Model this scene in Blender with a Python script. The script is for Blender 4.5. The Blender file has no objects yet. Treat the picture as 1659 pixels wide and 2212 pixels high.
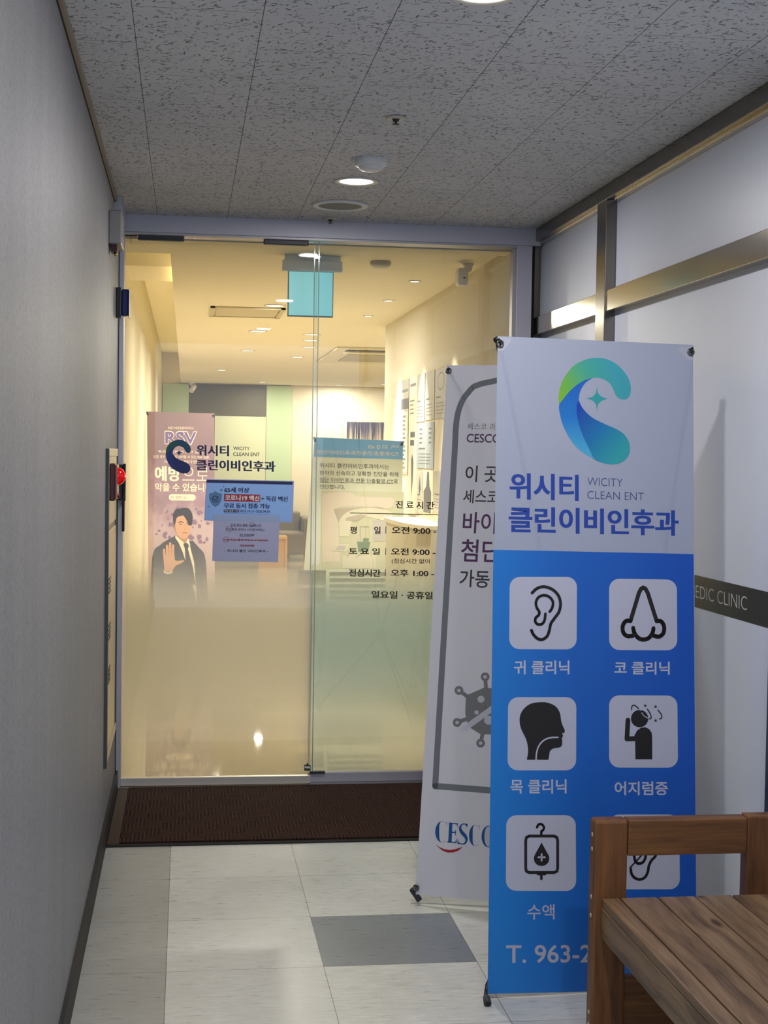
import bpy, bmesh, math, random
from mathutils import Vector, Matrix
random.seed(7)
S = bpy.context.scene
COL = S.collection
PI = math.pi

# ------------------------------------------------------------------ camera, world, exposure
CAM = Vector((0.0, 0.0, 1.48))
FPX = 3122.3
_p, _y, _r = 0.04005, -0.13645, 0.01513
FW = Vector((-math.sin(_y)*math.cos(_p), math.cos(_y)*math.cos(_p), -math.sin(_p)))
_rt = Vector((math.cos(_y), math.sin(_y), 0.0)); _up = _rt.cross(FW)
RT = math.cos(_r)*_rt + math.sin(_r)*_up
UP = -math.sin(_r)*_rt + math.cos(_r)*_up
cd = bpy.data.cameras.new('camera'); cam = bpy.data.objects.new('camera', cd); COL.objects.link(cam)
M = Matrix((RT, UP, -FW)).transposed().to_4x4(); M.translation = CAM
cam.matrix_world = M
cd.sensor_fit = 'HORIZONTAL'; cd.sensor_width = 36.0; cd.lens = FPX/1659*36.0
cd.clip_start = 0.05; cd.clip_end = 100
S.camera = cam
S.view_settings.view_transform = 'Standard'; S.view_settings.look = 'None'
S.view_settings.gamma = 1.0; S.view_settings.use_curve_mapping = False
S.view_settings.exposure = 0.0
W = bpy.data.worlds.new('world'); S.world = W; W.use_nodes = True
W.node_tree.nodes['Background'].inputs[0].default_value = (0.66, 0.79, 1.0, 1)
W.node_tree.nodes['Background'].inputs[1].default_value = 1.85
S.cycles.max_bounces = 8; S.cycles.diffuse_bounces = 4; S.cycles.glossy_bounces = 4
S.cycles.transmission_bounces = 6; S.cycles.transparent_max_bounces = 12
S.cycles.caustics_reflective = False; S.cycles.caustics_refractive = False
S.cycles.sample_clamp_indirect = 4.0
CORR_LAMP = 17.0      # W per corridor downlight
CORR_COL = (1.0, 0.95, 0.93)
ROOM_COL = (1.0, 0.93, 0.78)
SPOT_COL = (1.0, 0.88, 0.66)
ROOM_LAMP = 26.0
SPOT_LAMP = 300.0

def ray(u, v): return FW + RT*((u-829.5)/FPX) - UP*((v-1106)/FPX)
def on_axis(u, v, ax, val):
    d = ray(u, v); i = 'xyz'.index(ax); return CAM + d*((val-CAM[i])/d[i])
D, H = 6.372, 2.493
XL, XR = -0.294, 1.538          # corridor walls
RXL, RXR, RH = -0.345, 1.46, 2.43   # clinic room

# ------------------------------------------------------------------ materials
def lin(c):
    return tuple(((x/255)/12.92 if x/255 <= 0.04045 else ((x/255+0.055)/1.055)**2.4) for x in c)
MATS = {}
def mat(name, rgb, rough=0.6, metal=0.0, spec=0.5, emit=None, es=1.0, coat=0.0, noise=None, bump=None):
    if name in MATS: return MATS[name]
    m = bpy.data.materials.new(name); m.use_nodes = True; nt = m.node_tree
    b = nt.nodes['Principled BSDF']; c = lin(rgb)
    b.inputs['Base Color'].default_value = (*c, 1); b.inputs['Roughness'].default_value = rough
    b.inputs['Metallic'].default_value = metal; b.inputs['Specular IOR Level'].default_value = spec
    b.inputs['Coat Weight'].default_value = coat
    if emit is not None:
        b.inputs['Emission Color'].default_value = (*lin(emit), 1); b.inputs['Emission Strength'].default_value = es
    if noise:   # (scale, amount, stretch xyz)
        tc = nt.nodes.new('ShaderNodeTexCoord'); mp = nt.nodes.new('ShaderNodeMapping')
        mp.inputs['Scale'].default_value = noise[2] if len(noise) > 2 else (1, 1, 1)
        n = nt.nodes.new('ShaderNodeTexNoise'); n.inputs['Scale'].default_value = noise[0]; n.inputs['Detail'].default_value = 6
        mr = nt.nodes.new('ShaderNodeMapRange'); mr.inputs[1].default_value = 0.25; mr.inputs[2].default_value = 0.75
        mr.inputs[3].default_value = 1-noise[1]; mr.inputs[4].default_value = 1+noise[1]*0.6
        vm = nt.nodes.new('ShaderNodeVectorMath'); vm.operation = 'SCALE'; vm.inputs[0].default_value = c
        L = nt.links.new
        L(tc.outputs['Object'], mp.inputs[0]); L(mp.outputs[0], n.inputs['Vector']); L(n.outputs[0], mr.inputs[0])
        L(mr.outputs[0], vm.inputs['Scale']); L(vm.outputs[0], b.inputs['Base Color'])
        if bump:
            bp = nt.nodes.new('ShaderNodeBump'); bp.inputs['Strength'].default_value = bump; bp.inputs['Distance'].default_value = 0.002
            L(n.outputs[0], bp.inputs['Height']); L(bp.outputs[0], b.inputs['Normal'])
    MATS[name] = m; return m

class NT:
    """small node-graph writer"""
    def __init__(s, name):
        s.m = bpy.data.materials.new(name); s.m.use_nodes = True; s.t = s.m.node_tree; s.b = s.t.nodes['Principled BSDF']
        s.tc = s.t.nodes.new('ShaderNodeTexCoord'); s.P = s.tc.outputs['Object']
    def n(s, kind, **kw):
        x = s.t.nodes.new('ShaderNode'+kind)
        for k, v in kw.items(): setattr(x, k, v)
        return x
    def L(s, a, b): s.t.links.new(a, b)
    def put(s, node, i, v):
        if isinstance(v, (int, float)): node.inputs[i].default_value = v
        elif isinstance(v, tuple): node.inputs[i].default_value = v
        elif v is not None: s.L(v, node.inputs[i])
    def mt(s, op, a, b=None, c=None):
        x = s.n('Math', operation=op); s.put(x, 0, a); s.put(x, 1, b); s.put(x, 2, c); return x.outputs[0]
    def vm(s, op, a, b=None, sc=None):
        x = s.n('VectorMath', operation=op); s.put(x, 0, a); s.put(x, 1, b)
        if sc is not None: s.put(x, 'Scale', sc)
        return x.outputs[1] if op in ('LENGTH', 'DOT_PRODUCT', 'DISTANCE') else x.outputs[0]
    def sep(s, v):
        x = s.n('SeparateXYZ'); s.L(v, x.inputs[0]); return x.outputs
    def comb(s, a, b, c):
        x = s.n('CombineXYZ'); s.put(x, 0, a); s.put(x, 1, b); s.put(x, 2, c); return x.outputs[0]
    def noise(s, vec, scale, detail=4, rough=0.5):
        x = s.n('TexNoise'); s.L(vec, x.inputs['Vector']); x.inputs['Scale'].default_value = scale
        x.inputs['Detail'].default_value = detail; x.inputs['Roughness'].default_value = rough; return x.outputs[0]
    def mr(s, v, a, b, c, d):
        x = s.n('MapRange'); s.put(x, 0, v)
        for i, q in enumerate((a, b, c, d)): x.inputs[i+1].default_value = q
        return x.outputs[0]
    def mix(s, f, a, b):
        x = s.n('Mix', data_type='RGBA'); s.put(x, 0, f)
        for i, q in ((6, a), (7, b)):
            if isinstance(q, tuple): x.inputs[i].default_value = (*q[:3], 1)
            else: s.L(q, x.inputs[i])
        return x.outputs[2]
    def ramp(s, v, stops):
        x = s.n('ValToRGB'); s.L(v, x.inputs[0]); e = x.color_ramp.elements
        e[0].position = stops[0][0]; e[0].color = (*stops[0][1][:3], 1)
        e[len(e)-1].position = stops[-1][0]; e[len(e)-1].color = (*stops[-1][1][:3], 1)
        for p, c in stops[1:-1]: e.new(p).color = (*c[:3], 1)
        return x.outputs[0]

def joint(g, coord, off, pitch, w):        # 1 on a joint line
    f = g.mt('FRACT', g.mt('DIVIDE', g.mt('SUBTRACT', coord, off), pitch))
    d = g.mt('MINIMUM', f, g.mt('SUBTRACT', 1.0, f))
    return g.mt('LESS_THAN', d, w/pitch)

def floor_mat():
    g = NT('vinyl_tile_floor'); x, y, z = g.sep(g.P)
    ix = g.mt('FLOOR', g.mt('DIVIDE', g.mt('ADD', x, 0.043), 0.45)); iy = g.mt('FLOOR', g.mt('DIVIDE', g.mt('SUBTRACT', y, 4.996-0.9), 0.45))
    wn = g.n('TexWhiteNoise', noise_dimensions='2D'); g.L(g.comb(ix, iy, 0.0), wn.inputs[0])
    st = g.noise(g.vm('MULTIPLY', g.P, (14.0, 70.0, 1.0)), 1.0, 5, 0.7)
    big = g.noise(g.P, 2.5, 3)
    grey = g.mt('LESS_THAN', ix, -0.5)
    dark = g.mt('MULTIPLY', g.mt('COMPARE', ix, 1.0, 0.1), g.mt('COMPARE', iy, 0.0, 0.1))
    c = g.mix(grey, lin((222, 223, 214)), lin((176, 178, 172)))
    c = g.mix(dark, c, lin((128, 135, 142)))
    v = g.mt('MULTIPLY', g.mr(st, 0.32, 0.68, 0.80, 1.06), g.mr(big, 0.3, 0.7, 0.86, 1.04))
    v = g.mt('MULTIPLY', v, g.mr(wn.outputs[0], 0, 1, 0.95, 1.03))
    fleck = g.mt('GREATER_THAN', g.noise(g.vm('MULTIPLY', g.P, (40.0, 160.0, 1.0)), 1.0, 2), 0.66)
    v = g.mt('ADD', v, g.mt('MULTIPLY', fleck, 0.12))
    c = g.vm('SCALE', c, sc=v)
    jt = g.mt('MAXIMUM', joint(g, x, -0.043, 0.45, 0.0011), joint(g, y, 4.996, 0.45, 0.0011))
    c = g.mix(g.mt('MULTIPLY', jt, 0.7), c, lin((50, 48, 46)))
    g.L(c, g.b.inputs['Base Color']); g.L(g.mr(st, 0.3, 0.7, 0.24, 0.42), g.b.inputs['Roughness'])
    return g.m

def ceiling_mat():
    g = NT('fissured_ceiling_tile'); x, y, z = g.sep(g.P)
    ix = g.mt('FLOOR', g.mt('DIVIDE', g.mt('ADD', x, 0.133), 0.3))
    odd = g.mt('MODULO', g.mt('ADD', ix, 40.0), 2.0)
    yy = g.mt('ADD', y, g.mt('MULTIPLY', odd, 0.3))
    j1 = joint(g, x, -0.133, 0.3, 0.0011); j2 = joint(g, yy, 3.69+0.3, 0.6, 0.0014)
    base = g.mix(g.mr(g.noise(g.P, 3.0, 3), 0.3, 0.7, 0, 1), lin((206, 206, 208)), lin((218, 217, 216)))
    acc = None
    for scale, off, ln, wd, dens in ((44.0, 0.0, 0.36, 0.08, 0.52), (62.0, 5.3, 0.24, 0.08, 0.42), (30.0, 9.1, 0.34, 0.075, 0.34)):
        vo = g.n('TexVoronoi', voronoi_dimensions='2D', feature='F1'); vo.inputs['Scale'].default_value = scale
        warp = g.noise(g.vm('ADD', g.P, (off, off, 0.0)), 130.0, 2)
        wv = g.vm('ADD', g.vm('ADD', g.P, (off, off, 0.0)), g.vm('SCALE', g.comb(warp, g.mt('SUBTRACT', 1.0, warp), 0.0), sc=0.018))
        g.L(wv, vo.inputs['Vector'])
        d = g.vm('SCALE', g.vm('SUBTRACT', wv, vo.outputs['Position']), sc=scale)
        cr = g.n('SeparateColor'); g.L(vo.outputs['Color'], cr.inputs[0])
        ang = g.mt('ADD', g.mt('MULTIPLY', g.mt('SUBTRACT', cr.outputs[0], 0.5), 3.0), 0.35)
        rot = g.n('VectorRotate', rotation_type='Z_AXIS'); g.L(d, rot.inputs['Vector']); g.L(ang, rot.inputs['Angle'])
        dx, dy, dz = g.sep(rot.outputs[0])
        hl = g.mt('MULTIPLY', g.mt('ADD', 0.3, cr.outputs[1]), ln)
        m_ = g.mt('MULTIPLY', g.mt('LESS_THAN', g.mt('ABSOLUTE', dx), hl), g.mt('LESS_THAN', g.mt('ABSOLUTE', dy), wd))
        m_ = g.mt('MULTIPLY', m_, g.mt('LESS_THAN', cr.outputs[2], dens))
        acc = m_ if acc is None else g.mt('MAXIMUM', acc, m_)
    c = g.mix(g.mt('MULTIPLY', acc, 0.74), base, lin((38, 36, 36)))
    c = g.mix(g.mt('MULTIPLY', g.mt('MAXIMUM', j1, g.mt('MULTIPLY', j2, 0.85)), 0.8), c, lin((30, 28, 27)))
    g.L(c, g.b.inputs['Base Color']); g.b.inputs['Roughness'].default_value = 0.9
    return g.m

def left_wall_mat():
    g = NT('grey_plaster_wallpaper')
    st = g.noise(g.vm('MULTIPLY', g.P, (7.0, 7.0, 1.0)), 1.0, 5, 0.6)
    st2 = g.noise(g.vm('MULTIPLY', g.P, (30.0, 30.0, 3.0)), 1.0, 3, 0.6)
    fine = g.noise(g.vm('MULTIPLY', g.P, (230.0, 230.0, 120.0)), 1.0, 3, 0.6)
    v = g.mt('MULTIPLY', g.mr(st, 0.3, 0.7, 0.93, 1.06), g.mr(st2, 0.3, 0.7, 0.985, 1.015))
    v = g.mt('MULTIPLY', v, g.mr(fine, 0.34, 0.52, 0.66, 1.04))
    g.L(g.vm('SCALE', lin((134, 135, 138)), sc=v), g.b.inputs['Base Color'])
    g.b.inputs['Roughness'].default_value = 0.55
    bp = g.n('Bump'); bp.inputs['Strength'].default_value = 0.35; bp.inputs['Distance'].default_value = 0.001
    g.L(fine, bp.inputs['Height']); g.L(bp.outputs[0], g.b.inputs['Normal'])
    return g.m

def wood_mat(name, c0, c1, axis):
    g = NT(name)
    s = [26.0, 26.0, 26.0]; s['xyz'.index(axis)] = 1.6
    w = g.noise(g.P, 3.0, 2)
    pv = g.vm('ADD', g.P, g.vm('SCALE', g.comb(w, w, w), sc=0.05))
    gr = g.noise(g.vm('MULTIPLY', pv, tuple(s)), 1.0, 6, 0.65)
    s2 = [150.0]*3; s2['xyz'.index(axis)] = 5.0
    fi = g.noise(g.vm('MULTIPLY', g.P, tuple(s2)), 1.0, 3)
    c = g.ramp(gr, [(0.36, tuple(a*0.75 for a in c0)), (0.5, tuple((a+b)/2 for a, b in zip(c0, c1))), (0.64, c1)])
    s3 = [9.0]*3; s3['xyz'.index(axis)] = 3.0
    vo = g.n('TexVoronoi', feature='F1'); vo.inputs['Scale'].default_value = 1.0; g.L(g.vm('MULTIPLY', g.P, tuple(s3)), vo.inputs['Vector'])
    kn = g.mr(vo.outputs['Distance'], 0.05, 0.12, 1.0, 0.0)
    c = g.mix(g.mt('MULTIPLY', kn, 0.85), c, lin((40, 22, 12)))
    c = g.vm('SCALE', c, sc=g.mr(fi, 0.3, 0.7, 0.85, 1.1))
    g.L(c, g.b.inputs['Base Color']); g.b.inputs['Roughness'].default_value = 0.5
    return g.m

def mat_mat():
    g = NT('ribbed_brown_mat'); x, y, z = g.sep(g.P)
    bx = g.mt('FLOOR', g.mt('DIVIDE', x, 0.055)); by = g.mt('FLOOR', g.mt('DIVIDE', g.mt('ADD', y, g.mt('MULTIPLY', bx, 0.037)), 0.11))
    odd = g.mt('MODULO', g.mt('ADD', g.mt('ADD', bx, by), 400.0), 2.0)
    ra = g.mt('SINE', g.mt('MULTIPLY', y, 420.0)); rb = g.mt('SINE', g.mt('MULTIPLY', x, 420.0))
    r = g.mt('ADD', g.mt('MULTIPLY', ra, odd), g.mt('MULTIPLY', rb, g.mt('SUBTRACT', 1.0, odd)))
    n = g.noise(g.P, 60.0, 4)
    c = g.mix(g.mr(r, -1, 1, 0, 1), lin((40, 22, 16)), lin((74, 46, 36)))
    c = g.vm('SCALE', c, sc=g.mr(n, 0.3, 0.7, 0.7, 1.15))
    g.L(c, g.b.inputs['Base Color']); g.b.inputs['Roughness'].default_value = 0.85; g.b.inputs['Specular IOR Level'].default_value = 0.2
    bp = g.n('Bump'); bp.inputs['Strength'].default_value = 0.8; bp.inputs['Distance'].default_value = 0.003
    g.L(r, bp.inputs['Height']); g.L(bp.outputs[0], g.b.inputs['Normal'])
    return g.m

def glass_mat(name, tint, refl=1.0):
    m = bpy.data.materials.new(name); m.use_nodes = True; t = m.node_tree; t.nodes.clear()
    o = t.nodes.new('ShaderNodeOutputMaterial'); mx = t.nodes.new('ShaderNodeMixShader')
    tr = t.nodes.new('ShaderNodeBsdfTransparent'); gl = t.nodes.new('ShaderNodeBsdfGlossy'); fr = t.nodes.new('ShaderNodeFresnel')
    ml = t.nodes.new('ShaderNodeMath'); ml.operation = 'MULTIPLY'; ml.inputs[1].default_value = refl
    tr.inputs[0].default_value = (*tint, 1); gl.inputs['Roughness'].default_value = 0.0; fr.inputs[0].default_value = 1.45
    L = t.links.new
    L(fr.outputs[0], ml.inputs[0]); L(ml.outputs[0], mx.inputs[0]); L(tr.outputs[0], mx.inputs[1]); L(gl.outputs[0], mx.inputs[2]); L(mx.outputs[0], o.inputs[0])
    return m

def film_mat(name, rgb, stops, z0, z1):
    """frosted gradient film: stops = density of the frosting along height (world z0..z1)"""
    g = NT(name); t = g.t
    geo = g.n('NewGeometry'); x, y, z = g.sep(geo.outputs['Position'])
    f = g.ramp(g.mr(z, z0, z1, 0, 1), [(p, (v, v, v)) for p, v in stops]); f.node.color_ramp.interpolation = 'B_SPLINE'
    df = t.nodes.new('ShaderNodeBsdfDiffuse'); tl = t.nodes.new('ShaderNodeBsdfTranslucent'); tr = t.nodes.new('ShaderNodeBsdfTransparent')
    c = (*lin(rgb), 1); df.inputs[0].default_value = c; tl.inputs[0].default_value = c
    a = t.nodes.new('ShaderNodeMixShader'); b = t.nodes.new('ShaderNodeMixShader'); a.inputs[0].default_value = 0.68
    g.L(df.outputs[0], a.inputs[1]); g.L(tl.outputs[0], a.inputs[2])
    g.L(f, b.inputs[0]); g.L(tr.outputs[0], b.inputs[1]); g.L(a.outputs[0], b.inputs[2])
    g.L(b.outputs[0], t.nodes['Material Output'].inputs[0])
    return g.m

def grad_mat(name, p0, p1, stops, rough=0.5):
    """printed colour gradient running from point p0 to p1 on the thing"""
    g = NT(name); geo = g.n('NewGeometry'); d = Vector(p1)-Vector(p0)
    k = d/d.length_squared
    v = g.vm('DOT_PRODUCT', g.vm('SUBTRACT', geo.outputs['Position'], tuple(p0)), tuple(k))
    g.L(g.ramp(v, [(p, lin(c)) for p, c in stops]), g.b.inputs['Base Color']); g.b.inputs['Roughness'].default_value = rough
    return g.m

steel = mat('brushed_stainless', (176, 170, 160), 0.16, 1.0)
steel_dark = mat('dark_stainless', (120, 114, 108), 0.22, 1.0)
alu = mat('grey_painted_aluminium', (184, 184, 196), 0.45, 0.2)
black = mat('black_plastic', (16, 16, 18), 0.4)
darkgrey = mat('dark_grey_metal', (62, 62, 64), 0.45, 0.4)
white = mat('white_plastic', (226, 226, 226), 0.45)
cream = mat('cream_wall_paint', (218, 208, 186), 0.8, noise=(3.0, 0.03))
gasket = mat('black_gasket', (8, 8, 9), 0.7)
ink = mat('black_print', (24, 20, 22), 0.55)
def fabric_mat(name, rgb, amount):
    m = mat(name, rgb, 0.55); t = m.node_tree; b = t.nodes['Principled BSDF']
    tl = t.nodes.new('ShaderNodeBsdfTranslucent'); tl.inputs[0].default_value = (*lin(rgb), 1); mx = t.nodes.new('ShaderNodeMixShader')
    mx.inputs[0].default_value = amount
    t.links.new(b.outputs[0], mx.inputs[1]); t.links.new(tl.outputs[0], mx.inputs[2]); t.links.new(mx.outputs[0], t.nodes['Material Output'].inputs[0])
    return m
paper = fabric_mat('banner_white', (172, 180, 202), 0.22)

# ------------------------------------------------------------------ building helpers
def tag(o, label=None, cat=None, group=None, kind=None):
    if label: o['label'] = label
    if cat: o['category'] = cat
    if group: o['group'] = group
    if kind: o['kind'] = kind
    return o
def thing(name, loc, label=None, cat=None, group=None, kind=None):
    o = bpy.data.objects.new(name, None); o.empty_display_size = 0.05; COL.objects.link(o); o.location = loc
    return tag(o, label, cat, group, kind)

class MB:
    def __init__(s): s.v = []; s.f = []; s.mi = []; s.ms = []; s.sm = []
    def m(s, mt):
        if mt not in s.ms: s.ms.append(mt)
        return s.ms.index(mt)
    def add(s, vs, fs, mt, smooth=False):
        b = len(s.v); s.v += [Vector(q) for q in vs]; i = s.m(mt)
        for f in fs: s.f.append([b+k for k in f]); s.mi.append(i); s.sm.append(smooth)
        return s
    def box(s, a, b, mt):
        (x0, y0, z0), (x1, y1, z1) = a, b
        x0, x1 = min(x0, x1), max(x0, x1); y0, y1 = min(y0, y1), max(y0, y1); z0, z1 = min(z0, z1), max(z0, z1)
        return s.add([(x0,y0,z0),(x1,y0,z0),(x1,y1,z0),(x0,y1,z0),(x0,y0,z1),(x1,y0,z1),(x1,y1,z1),(x0,y1,z1)],
                     [(0,3,2,1),(4,5,6,7),(0,1,5,4),(1,2,6,5),(2,3,7,6),(3,0,4,7)], mt)
    def hexa(s, lo, hi, mt):       # 4 lower, 4 upper points, counter-clockwise from above
        return s.add(list(lo)+list(hi), [(0,3,2,1),(4,5,6,7),(0,1,5,4),(1,2,6,5),(2,3,7,6),(3,0,4,7)], mt)
    def tube(s, pts, r, mt, seg=10, cap=True):
        pts = [Vector(p) for p in pts]; rr = r if isinstance(r, (list, tuple)) else [r]*len(pts); rings = []; vs = []; fs = []
        for i, p in enumerate(pts):
            t = (pts[min(i+1, len(pts)-1)]-pts[max(i-1, 0)]).normalized()
            a = t.orthogonal().normalized() if i == 0 else (a-t*a.dot(t)).normalized()
            b = t.cross(a)
            vs += [p+(a*math.cos(2*PI*k/seg)+b*math.sin(2*PI*k/seg))*rr[i] for k in range(seg)]
        for i in range(len(pts)-1):
            for k in range(seg): fs.append((i*seg+k, i*seg+(k+1) % seg, (i+1)*seg+(k+1) % seg, (i+1)*seg+k))
        s.add(vs, fs, mt, True)
        if cap:
            s.add(vs[:seg], [tuple(range(seg))[::-1]], mt); s.add(vs[-seg:], [tuple(range(seg))], mt)
        return s
    def lathe(s, c, axis, prof, mt, seg=28):       # prof: (radius, distance along axis)
        c = Vector(c); ax = Vector(axis).normalized(); a = ax.orthogonal().normalized(); b = ax.cross(a); vs = []; fs = []
        for r, h in prof:
            vs += [c+ax*h+(a*math.cos(2*PI*k/seg)+b*math.sin(2*PI*k/seg))*max(r, 1e-5) for k in range(seg)]
        for i in range(len(prof)-1):
            for k in range(seg): fs.append((i*seg+k, i*seg+(k+1) % seg, (i+1)*seg+(k+1) % seg, (i+1)*seg+k))
        return s.add(vs, fs, mt, True)
    def torus(s, c, axis, R, r, mt, seg=24):
        return s.lathe(c, axis, [(R+r*math.cos(t*PI/4), r*math.sin(t*PI/4)) for t in range(9)], mt, seg)
    def build(s, name, parent=None, bevel=0.0, recalc=True):
        me = bpy.data.meshes.new(name); off = Vector(parent_loc(parent))
        me.from_pydata([v-off for v in s.v], [], s.f)
        for q in s.ms: me.materials.append(q)
        for p, i, sm in zip(me.polygons, s.mi, s.sm): p.material_index = i; p.use_smooth = sm
        me.update()
        if recalc:
            bm = bmesh.new(); bm.from_mesh(me); bmesh.ops.remove_doubles(bm, verts=bm.verts, dist=1e-6)
            bmesh.ops.recalc_face_normals(bm, faces=bm.faces); bm.to_mesh(me); bm.free()
        o = bpy.data.objects.new(name, me); COL.objects.link(o)
        if parent: o.parent = parent
        if bevel:
            b = o.modifiers.new('bevel', 'BEVEL'); b.width = bevel; b.segments = 2; b.limit_method = 'ANGLE'; b.angle_limit = math.radians(50)
        return o
def parent_loc(p):
    v = Vector((0, 0, 0))
    while p: v = v+Vector(p.location); p = p.parent
    return v
def BX(name, a, b, mt, parent=None, bevel=0.0): return MB().box(a, b, mt).build(name, parent, bevel)
def copy_tree(o, delta, parent=None, label=None):
    c = o.copy(); COL.objects.link(c)
    if parent: c.parent = parent
    else: c.location = Vector(o.location)+Vector(delta)
    if label: c['label'] = label
    for ch in list(o.children):
        if ch.name in c.name: continue
        copy_tree(ch, (0, 0, 0), c)
    return c

_tc = {}
def text_mesh(st, bold=0.0, space=1.0):
    k = (st, bold, space)
    if k in _tc: return _tc[k]
    cu = bpy.data.curves.new('t', 'FONT'); cu.body = st; cu.size = 1.0; cu.offset = bold; cu.resolution_u = 4; cu.fill_mode = 'FRONT'
    cu.space_character = space
    o = bpy.data.objects.new('t', cu); COL.objects.link(o)
    dg = bpy.context.evaluated_depsgraph_get(); dg.update()
    me = bpy.data.meshes.new_from_object(o.evaluated_get(dg))
    vs = [Vector((v.co.x, v.co.y)) for v in me.vertices]; fs = [tuple(p.vertices) for p in me.polygons if p.normal.z > 0]
    if not fs: fs = [tuple(p.vertices) for p in me.polygons]
    bpy.data.objects.remove(o); bpy.data.curves.remove(cu); bpy.data.meshes.remove(me)
    x0 = min(v.x for v in vs); x1 = max(v.x for v in vs); y0 = min(v.y for v in vs); y1 = max(v.y for v in vs)
    _tc[k] = (vs, fs, x0, x1, y0, y1); return _tc[k]

class Sheet:
    """a printed flat surface: plane O + a*X + b*Y, facing N; prints lie on it in thin layers"""
    def __init__(s, O, X, Y, px=None):
        s.O = Vector(O); s.X = Vector(X).normalized(); s.Y = (Vector(Y)-s.X*Vector(Y).dot(s.X)).normalized()
        s.N = s.X.cross(s.Y)
        if s.N.dot(CAM-s.O) < 0: s.N = -s.N
        s.mb = MB(); s.dz = 0.0004; s.T = lambda x, y: (x, y)
    def zoom(s, x0, y0, k): s.T = lambda x, y: (x0+x/k, y0+y/k); return s     # readings taken on an enlargement
    def W(s, x, y):
        u, v = s.T(x, y); d = ray(u, v); return CAM+d*((s.O-CAM).dot(s.N)/d.dot(s.N))
    def loc(s, x, y):
        w = s.W(x, y)-s.O; return Vector((w.dot(s.X), w.dot(s.Y)))
    def P(s, q, layer): return s.O+s.X*q[0]+s.Y*q[1]+s.N*(s.dz*layer)
    def poly(s, pts, mt, layer=1, local=False):
        q = [Vector(p) if local else s.loc(*p) for p in pts]
        tri = __import__('mathutils').geometry.tessellate_polygon([[Vector((p[0], p[1], 0)) for p in q]])
        s.mb.add([s.P(p, layer) for p in q], [tuple(t) for t in tri], mt); return s
    def stroke(s, pts, w, mt, layer=1, local=False, close=False):
        q = [Vector(p) if local else s.loc(*p) for p in pts]
        if not local and isinstance(w, (int, float)):
            k = (s.loc(pts[0][0]+10, pts[0][1])-s.loc(*pts[0])).length/10; w = w*k
        if close: q = q+[q[0]]
        for i in range(len(q)-1):
            a, b = q[i], q[i+1]
            if (b-a).length < 1e-7: continue
            n = (b-a).normalized(); n = Vector((-n.y, n.x))*w/2
            s.mb.add([s.P(p, layer) for p in (a-n, b-n, b+n, a+n)], [(0, 1, 2, 3)], mt)
        for i, a in enumerate(q):
            s.mb.add([s.P(a+Vector((math.cos(t*PI/6), math.sin(t*PI/6)))*w/2, layer+0.02) for t in range(12)], [tuple(range(12))], mt)
        return s
    def disc(s, c, r, mt, layer=1, ry=None, local=False, seg=28):
        ry = ry or r; return s.poly([(c[0]+r*math.cos(2*PI*t/seg), c[1]+ry*math.sin(2*PI*t/seg)) for t in range(seg)], mt, layer, local)
    def rrect(s, q, r, mt, layer=1):      # q: TL TR BR BL (readings), r corner radius in readings
        out = []
        for i in range(4):
            p = Vector(q[i]); a = (Vector(q[i-1])-p).normalized(); b = (Vector(q[(i+1) % 4])-p).normalized()
            for t in range(7):
                th = t*PI/12; out.append(p+a*r*(1-math.sin(th))+b*r*(1-math.cos(th)))
        return s.poly([tuple(o) for o in out], mt, layer)
    def text(s, st, tl, tr, bl, mt, layer=2, bold=0.0, space=1.0):
        ex = max(0.0, bold-0.018); vs, fs, x0, x1, y0, y1 = text_mesh(st, min(bold, 0.018), space)
        A, B, C = s.loc(*tl), s.loc(*tr), s.loc(*bl); x0 -= ex; x1 += ex
        for k, dx in enumerate((0.0,) if not ex else (-ex, 0.0, ex)):
            q = [A+(B-A)*((v.x+dx-x0)/(x1-x0))+(C-A)*(1-(v.y-y0)/(y1-y0)) for v in vs]
            s.mb.add([s.P(p, layer+k*0.01) for p in q], fs, mt)
        return s
    def text_local(s, st, x, y, h, mt, layer=2, bold=0.0, sx=1.0, space=1.0):    # x,y = lower left, h = height
        vs, fs, x0, x1, y0, y1 = text_mesh(st, bold, space); k = h/(y1-y0)
        s.mb.add([s.P((x+(v.x-x0)*k*sx, y+(v.y-y0)*k), layer) for v in vs], fs, mt); return s
    def base(s, q, mt, thick=0.0012, local=False, nx=1, ny=1):   # TL TR BR BL
        c = [Vector(p) if local else s.loc(*p) for p in q]
        f = [s.P(p, 0) for p in c]; b = [p-s.N*thick for p in f]
        if not thick: s.mb.add(f, [(0, 1, 2, 3)], mt); return s
        s.mb.add(f+b, [(0,1,2,3),(7,6,5,4),(0,4,5,1),(1,5,6,2),(2,6,7,3),(3,7,4,0)], mt); return s
    def build(s, name, parent=None): return s.mb.build(name, parent, recalc=False)

# ------------------------------------------------------------------ corridor shell
Y0 = -1.0
tag(BX('floor', (XL-0.02, Y0, -0.12), (XR+0.12, D+0.09, 0.0), floor_mat()), kind='structure', label='grey vinyl tile corridor floor')
tag(BX('ceiling', (XL-0.02, Y0, H), (XR+0.12, D+0.09, H+0.1), ceiling_mat()), kind='structure', label='fissured acoustic tile corridor ceiling')
CAB = (5.42, 6.19, 0.295, 1.485)       # hydrant cabinet niche (y0,y1,z0,z1)
lw = MB(); lm = left_wall_mat()
lw.box((XL-0.2, Y0, 0), (XL, CAB[0], H), lm).box((XL-0.2, CAB[1], 0), (XL, D+0.09, H), lm)
lw.box((XL-0.2, CAB[0], 0), (XL, CAB[1], CAB[2]), lm).box((XL-0.2, CAB[0], CAB[3]), (XL, CAB[1], H), lm).box((XL-0.2, CAB[0], CAB[2]), (XL-0.15, CAB[1], CAB[3]), lm)
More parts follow.
